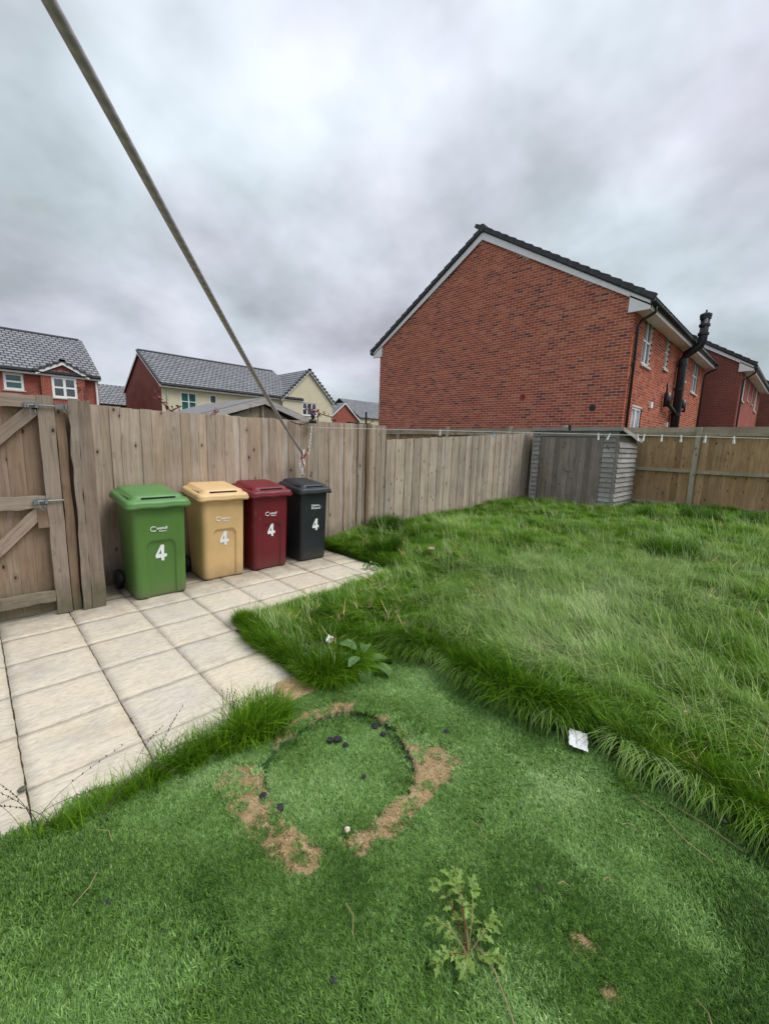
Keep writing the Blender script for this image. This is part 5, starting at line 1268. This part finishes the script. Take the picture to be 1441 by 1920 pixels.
stems('seed_stems', 'short dark seed stems crowding the largest grass tuft at the paving edge', (.98, 1.84, 0), 12, .19, M['stem_dark'], 14, .4)
broad_weed('grey green leafy weed in the grass at the paving end', 3.30, 3.52, [(-90, .16, .05, 1.4, .03), (-150, .13, .04, 1.2, .04), (-40, .15, .05, 1.3, .04), (30, .1, .04, 1.1, .05), (180, .12, .04, 1.2, .05)], M['leaf_dock'])
bw_ = thing('broadleaf_weed', 'leafy light green weed with jagged leaves standing in the foreground turf', 'weed', (.90, .50, .01)); bw_.scale = (.82, .82, .82); rr = random.Random(21)
def jag_leaf(l_, mt):
    o_ = [(0, .02), (.16, .10), (.24, .30), (.36, .14), (.50, .20), (.60, .38), (.70, .16), (.84, .14), (1, 0)]
    vs = [(x_ * l_, 0, .10 * l_ * math.sin(x_ * 3)) for x_, _ in o_] + [(x_ * l_, y_ * l_ * .8, .10 * l_ * math.sin(x_ * 3) + y_ * l_ * .22) for x_, y_ in o_] + [(x_ * l_, -y_ * l_ * .8, .10 * l_ * math.sin(x_ * 3) + y_ * l_ * .22) for x_, y_ in o_]
    fs = []; n = 9
    for i in range(n - 1): fs += [(i, i + 1, n + i + 1, n + i), (i + 1, i, 2 * n + i, 2 * n + i + 1)]
    return mesh('leaf', vs, fs, mt, True)
jl = [jag_leaf(l_, M['leaf_weed']) for l_ in (.028, .038, .046)]
for k, (a_, l_, hh2) in enumerate(((45, .20, .10), (20, .16, .12), (75, .17, .14), (110, .13, .10), (150, .12, .05), (-20, .13, .06), (55, .12, .17), (200, .08, .05), (-70, .10, .03), (35, .24, .07))):
    pp = [Vector((l_ * q * math.cos(R(a_ + 12 * q)), l_ * q * math.sin(R(a_ + 12 * q)), hh2 * math.sin(q * 1.9))) for q in [i / 6 for i in range(7)]]
    b_ = MB(); b_.tube(pp, [.0024 - .00028 * i for i in range(7)], 5); b_.obj('stem', (M['stem_red'], M['stem'])[k % 2], bw_)
    for q in range(2, 7):
        for s_ in (-1, -.2, 1):
            if rr.random() < .12: continue
            o = link('leaf', jl[rr.randint(0, 2)], bw_, tuple(pp[q]), (rr.uniform(-.6, .6), rr.uniform(-.4, .5), R(a_) + s_ * rr.uniform(.4, 1.3)))
tuft('weed_tuft', 'reddish spiky seedling tuft just behind the leafy weed in the foreground', 1.02, .62, 34, .10, M['yellowgrass'], 9, .5, .02, .003)

# ------------------------------------------------------------------ litter, stones, clods
def lump(name, label, cat, x, y, z, s, mt, seed=0, flat=.6, group=None):
    bm = bmesh.new(); bmesh.ops.create_icosphere(bm, subdivisions=2, radius=1)
    for v_ in bm.verts:
        q = 1 + .38 * mn.noise(v_.co * 1.9 + Vector((seed * 3.1, 0, 0))) + .15 * mn.noise(v_.co * 5 + Vector((seed, 2, 0))); v_.co = Vector((v_.co.x * q, v_.co.y * q, v_.co.z * q * flat)) * s
    me = bpy.data.meshes.new(name); bm.to_mesh(me); bm.free(); me.materials.append(mt)
    o = link(name, me, None, (x, y, z + s * flat * .5), (0, 0, seed)); return tag(o, label, cat, group)
for k, (x, y, s, lb) in enumerate([(1.17, 1.51, .018, 'left dark soil clod of the cluster near the top of the sunken patch'), (1.20, 1.485, .022, 'largest dark soil clod near the top of the sunken patch'), (1.205, 1.43, .015, 'flat dark clod below the cluster near the top of the sunken patch'),
        (1.41, 1.43, .02, 'dark clod at the top right inner rim of the sunken patch'), (1.40, 1.36, .014, 'small dark clod on the right inner rim of the sunken patch'), (1.37, 1.16, .016, 'dark clod low on the right inner rim of the sunken patch'),
        (1.62, 1.12, .020, 'dark clod on the turf right of the sunken patch'), (.74, 1.40, .018, 'dark clod at the left inner rim of the sunken patch'), (.77, 1.33, .022, 'dark clod midway down the left inner rim of the sunken patch'),
        (1.14, 1.22, .010, 'tiny dark clod in the middle of the sunken patch'), (.18, 1.37, .012, 'small dark clod on the turf in the lower left of the photo'), (.28, 1.17, .009, 'tiny dark clod on the turf right of the lower left clod'),
        (.58, .72, .015, 'dark clod on the turf at the bottom centre of the photo'), (1.23, .44, .012, 'dark clod on the turf right of the leafy weed')]):
    ins = polydist(x, y) < 0; lump('soil_clod', lb, 'soil clod', x, y, (-.018 if ins else .012), s, M['clod'], k, .6, 'dark clods on the turf')
lump('stone', 'brown stone half hidden in the lawn near the paving tip', 'stone', 3.92, 3.10, gz(3.92, 3.1) + .10, .05, M['stone'], 3, .45)
lump('shell', 'pale brown snail shell lying in the long grass at the right', 'shell', 2.56, .27, .12, .015, M['shell'], 4, .8)
lump('mushroom', 'small cream toadstool at the lower rim of the sunken patch', 'mushroom', .905, 1.055, .0, .011, M['shell'], 6, .9)
lump('dead_leaf', 'dull grey green leaf lying on the paving at the left photo edge', 'leaf', .03, 2.13, .0, .017, plain('dead_leaf', (.09, .09, .055), .8), 7, .35)
# crumpled scrap in the grass by the paving corner
def sheet(name, label, x, y, z, w_, h_, mt, crump, seed, rot, n=9, cat='litter'):
    vs = []; fs = []; r = random.Random(seed)
    for j in range(n + 1):
        for i in range(n + 1):
            a, b2 = (i / n - .5) * w_, (j / n - .5) * h_
            if i in (0, n): a += r.uniform(-.003, .003)
            if j in (0, n): b2 += r.uniform(-.003, .003)
            vs.append((a, b2, crump * (nz(a, b2, 22, seed) + .5 * nz(a, b2, 50, seed))))
    for j in range(n):
        for i in range(n): q = j * (n + 1) + i; fs.append((q, q + 1, q + n + 2, q + n + 1))
    me = mesh(name, vs, fs, mt); o = link(name, me, None, (x, y, z), rot); md = o.modifiers.new('thickness', 'SOLIDIFY'); md.thickness = .0012; return tag(o, label, cat)
sheet('paper', 'dirty white square of paper lying at the lawn edge on the turf', 2.02, .61, .06, .105, .085, M['paper'], .008, 3, (R(10), R(-14), R(25)))
sheet('wrapper', 'crumpled pale wrapper caught in the grass left of the dock weed', 1.66, 2.16, .13, .05, .04, M['litter'], .02, 5, (R(40), R(-35), R(20)))
sheet('wrapper', 'small white scrap at the lawn edge near the right photo edge', 2.03, .04, .02, .02, .02, M['litter'], .006, 6, (R(10), 0, 0))
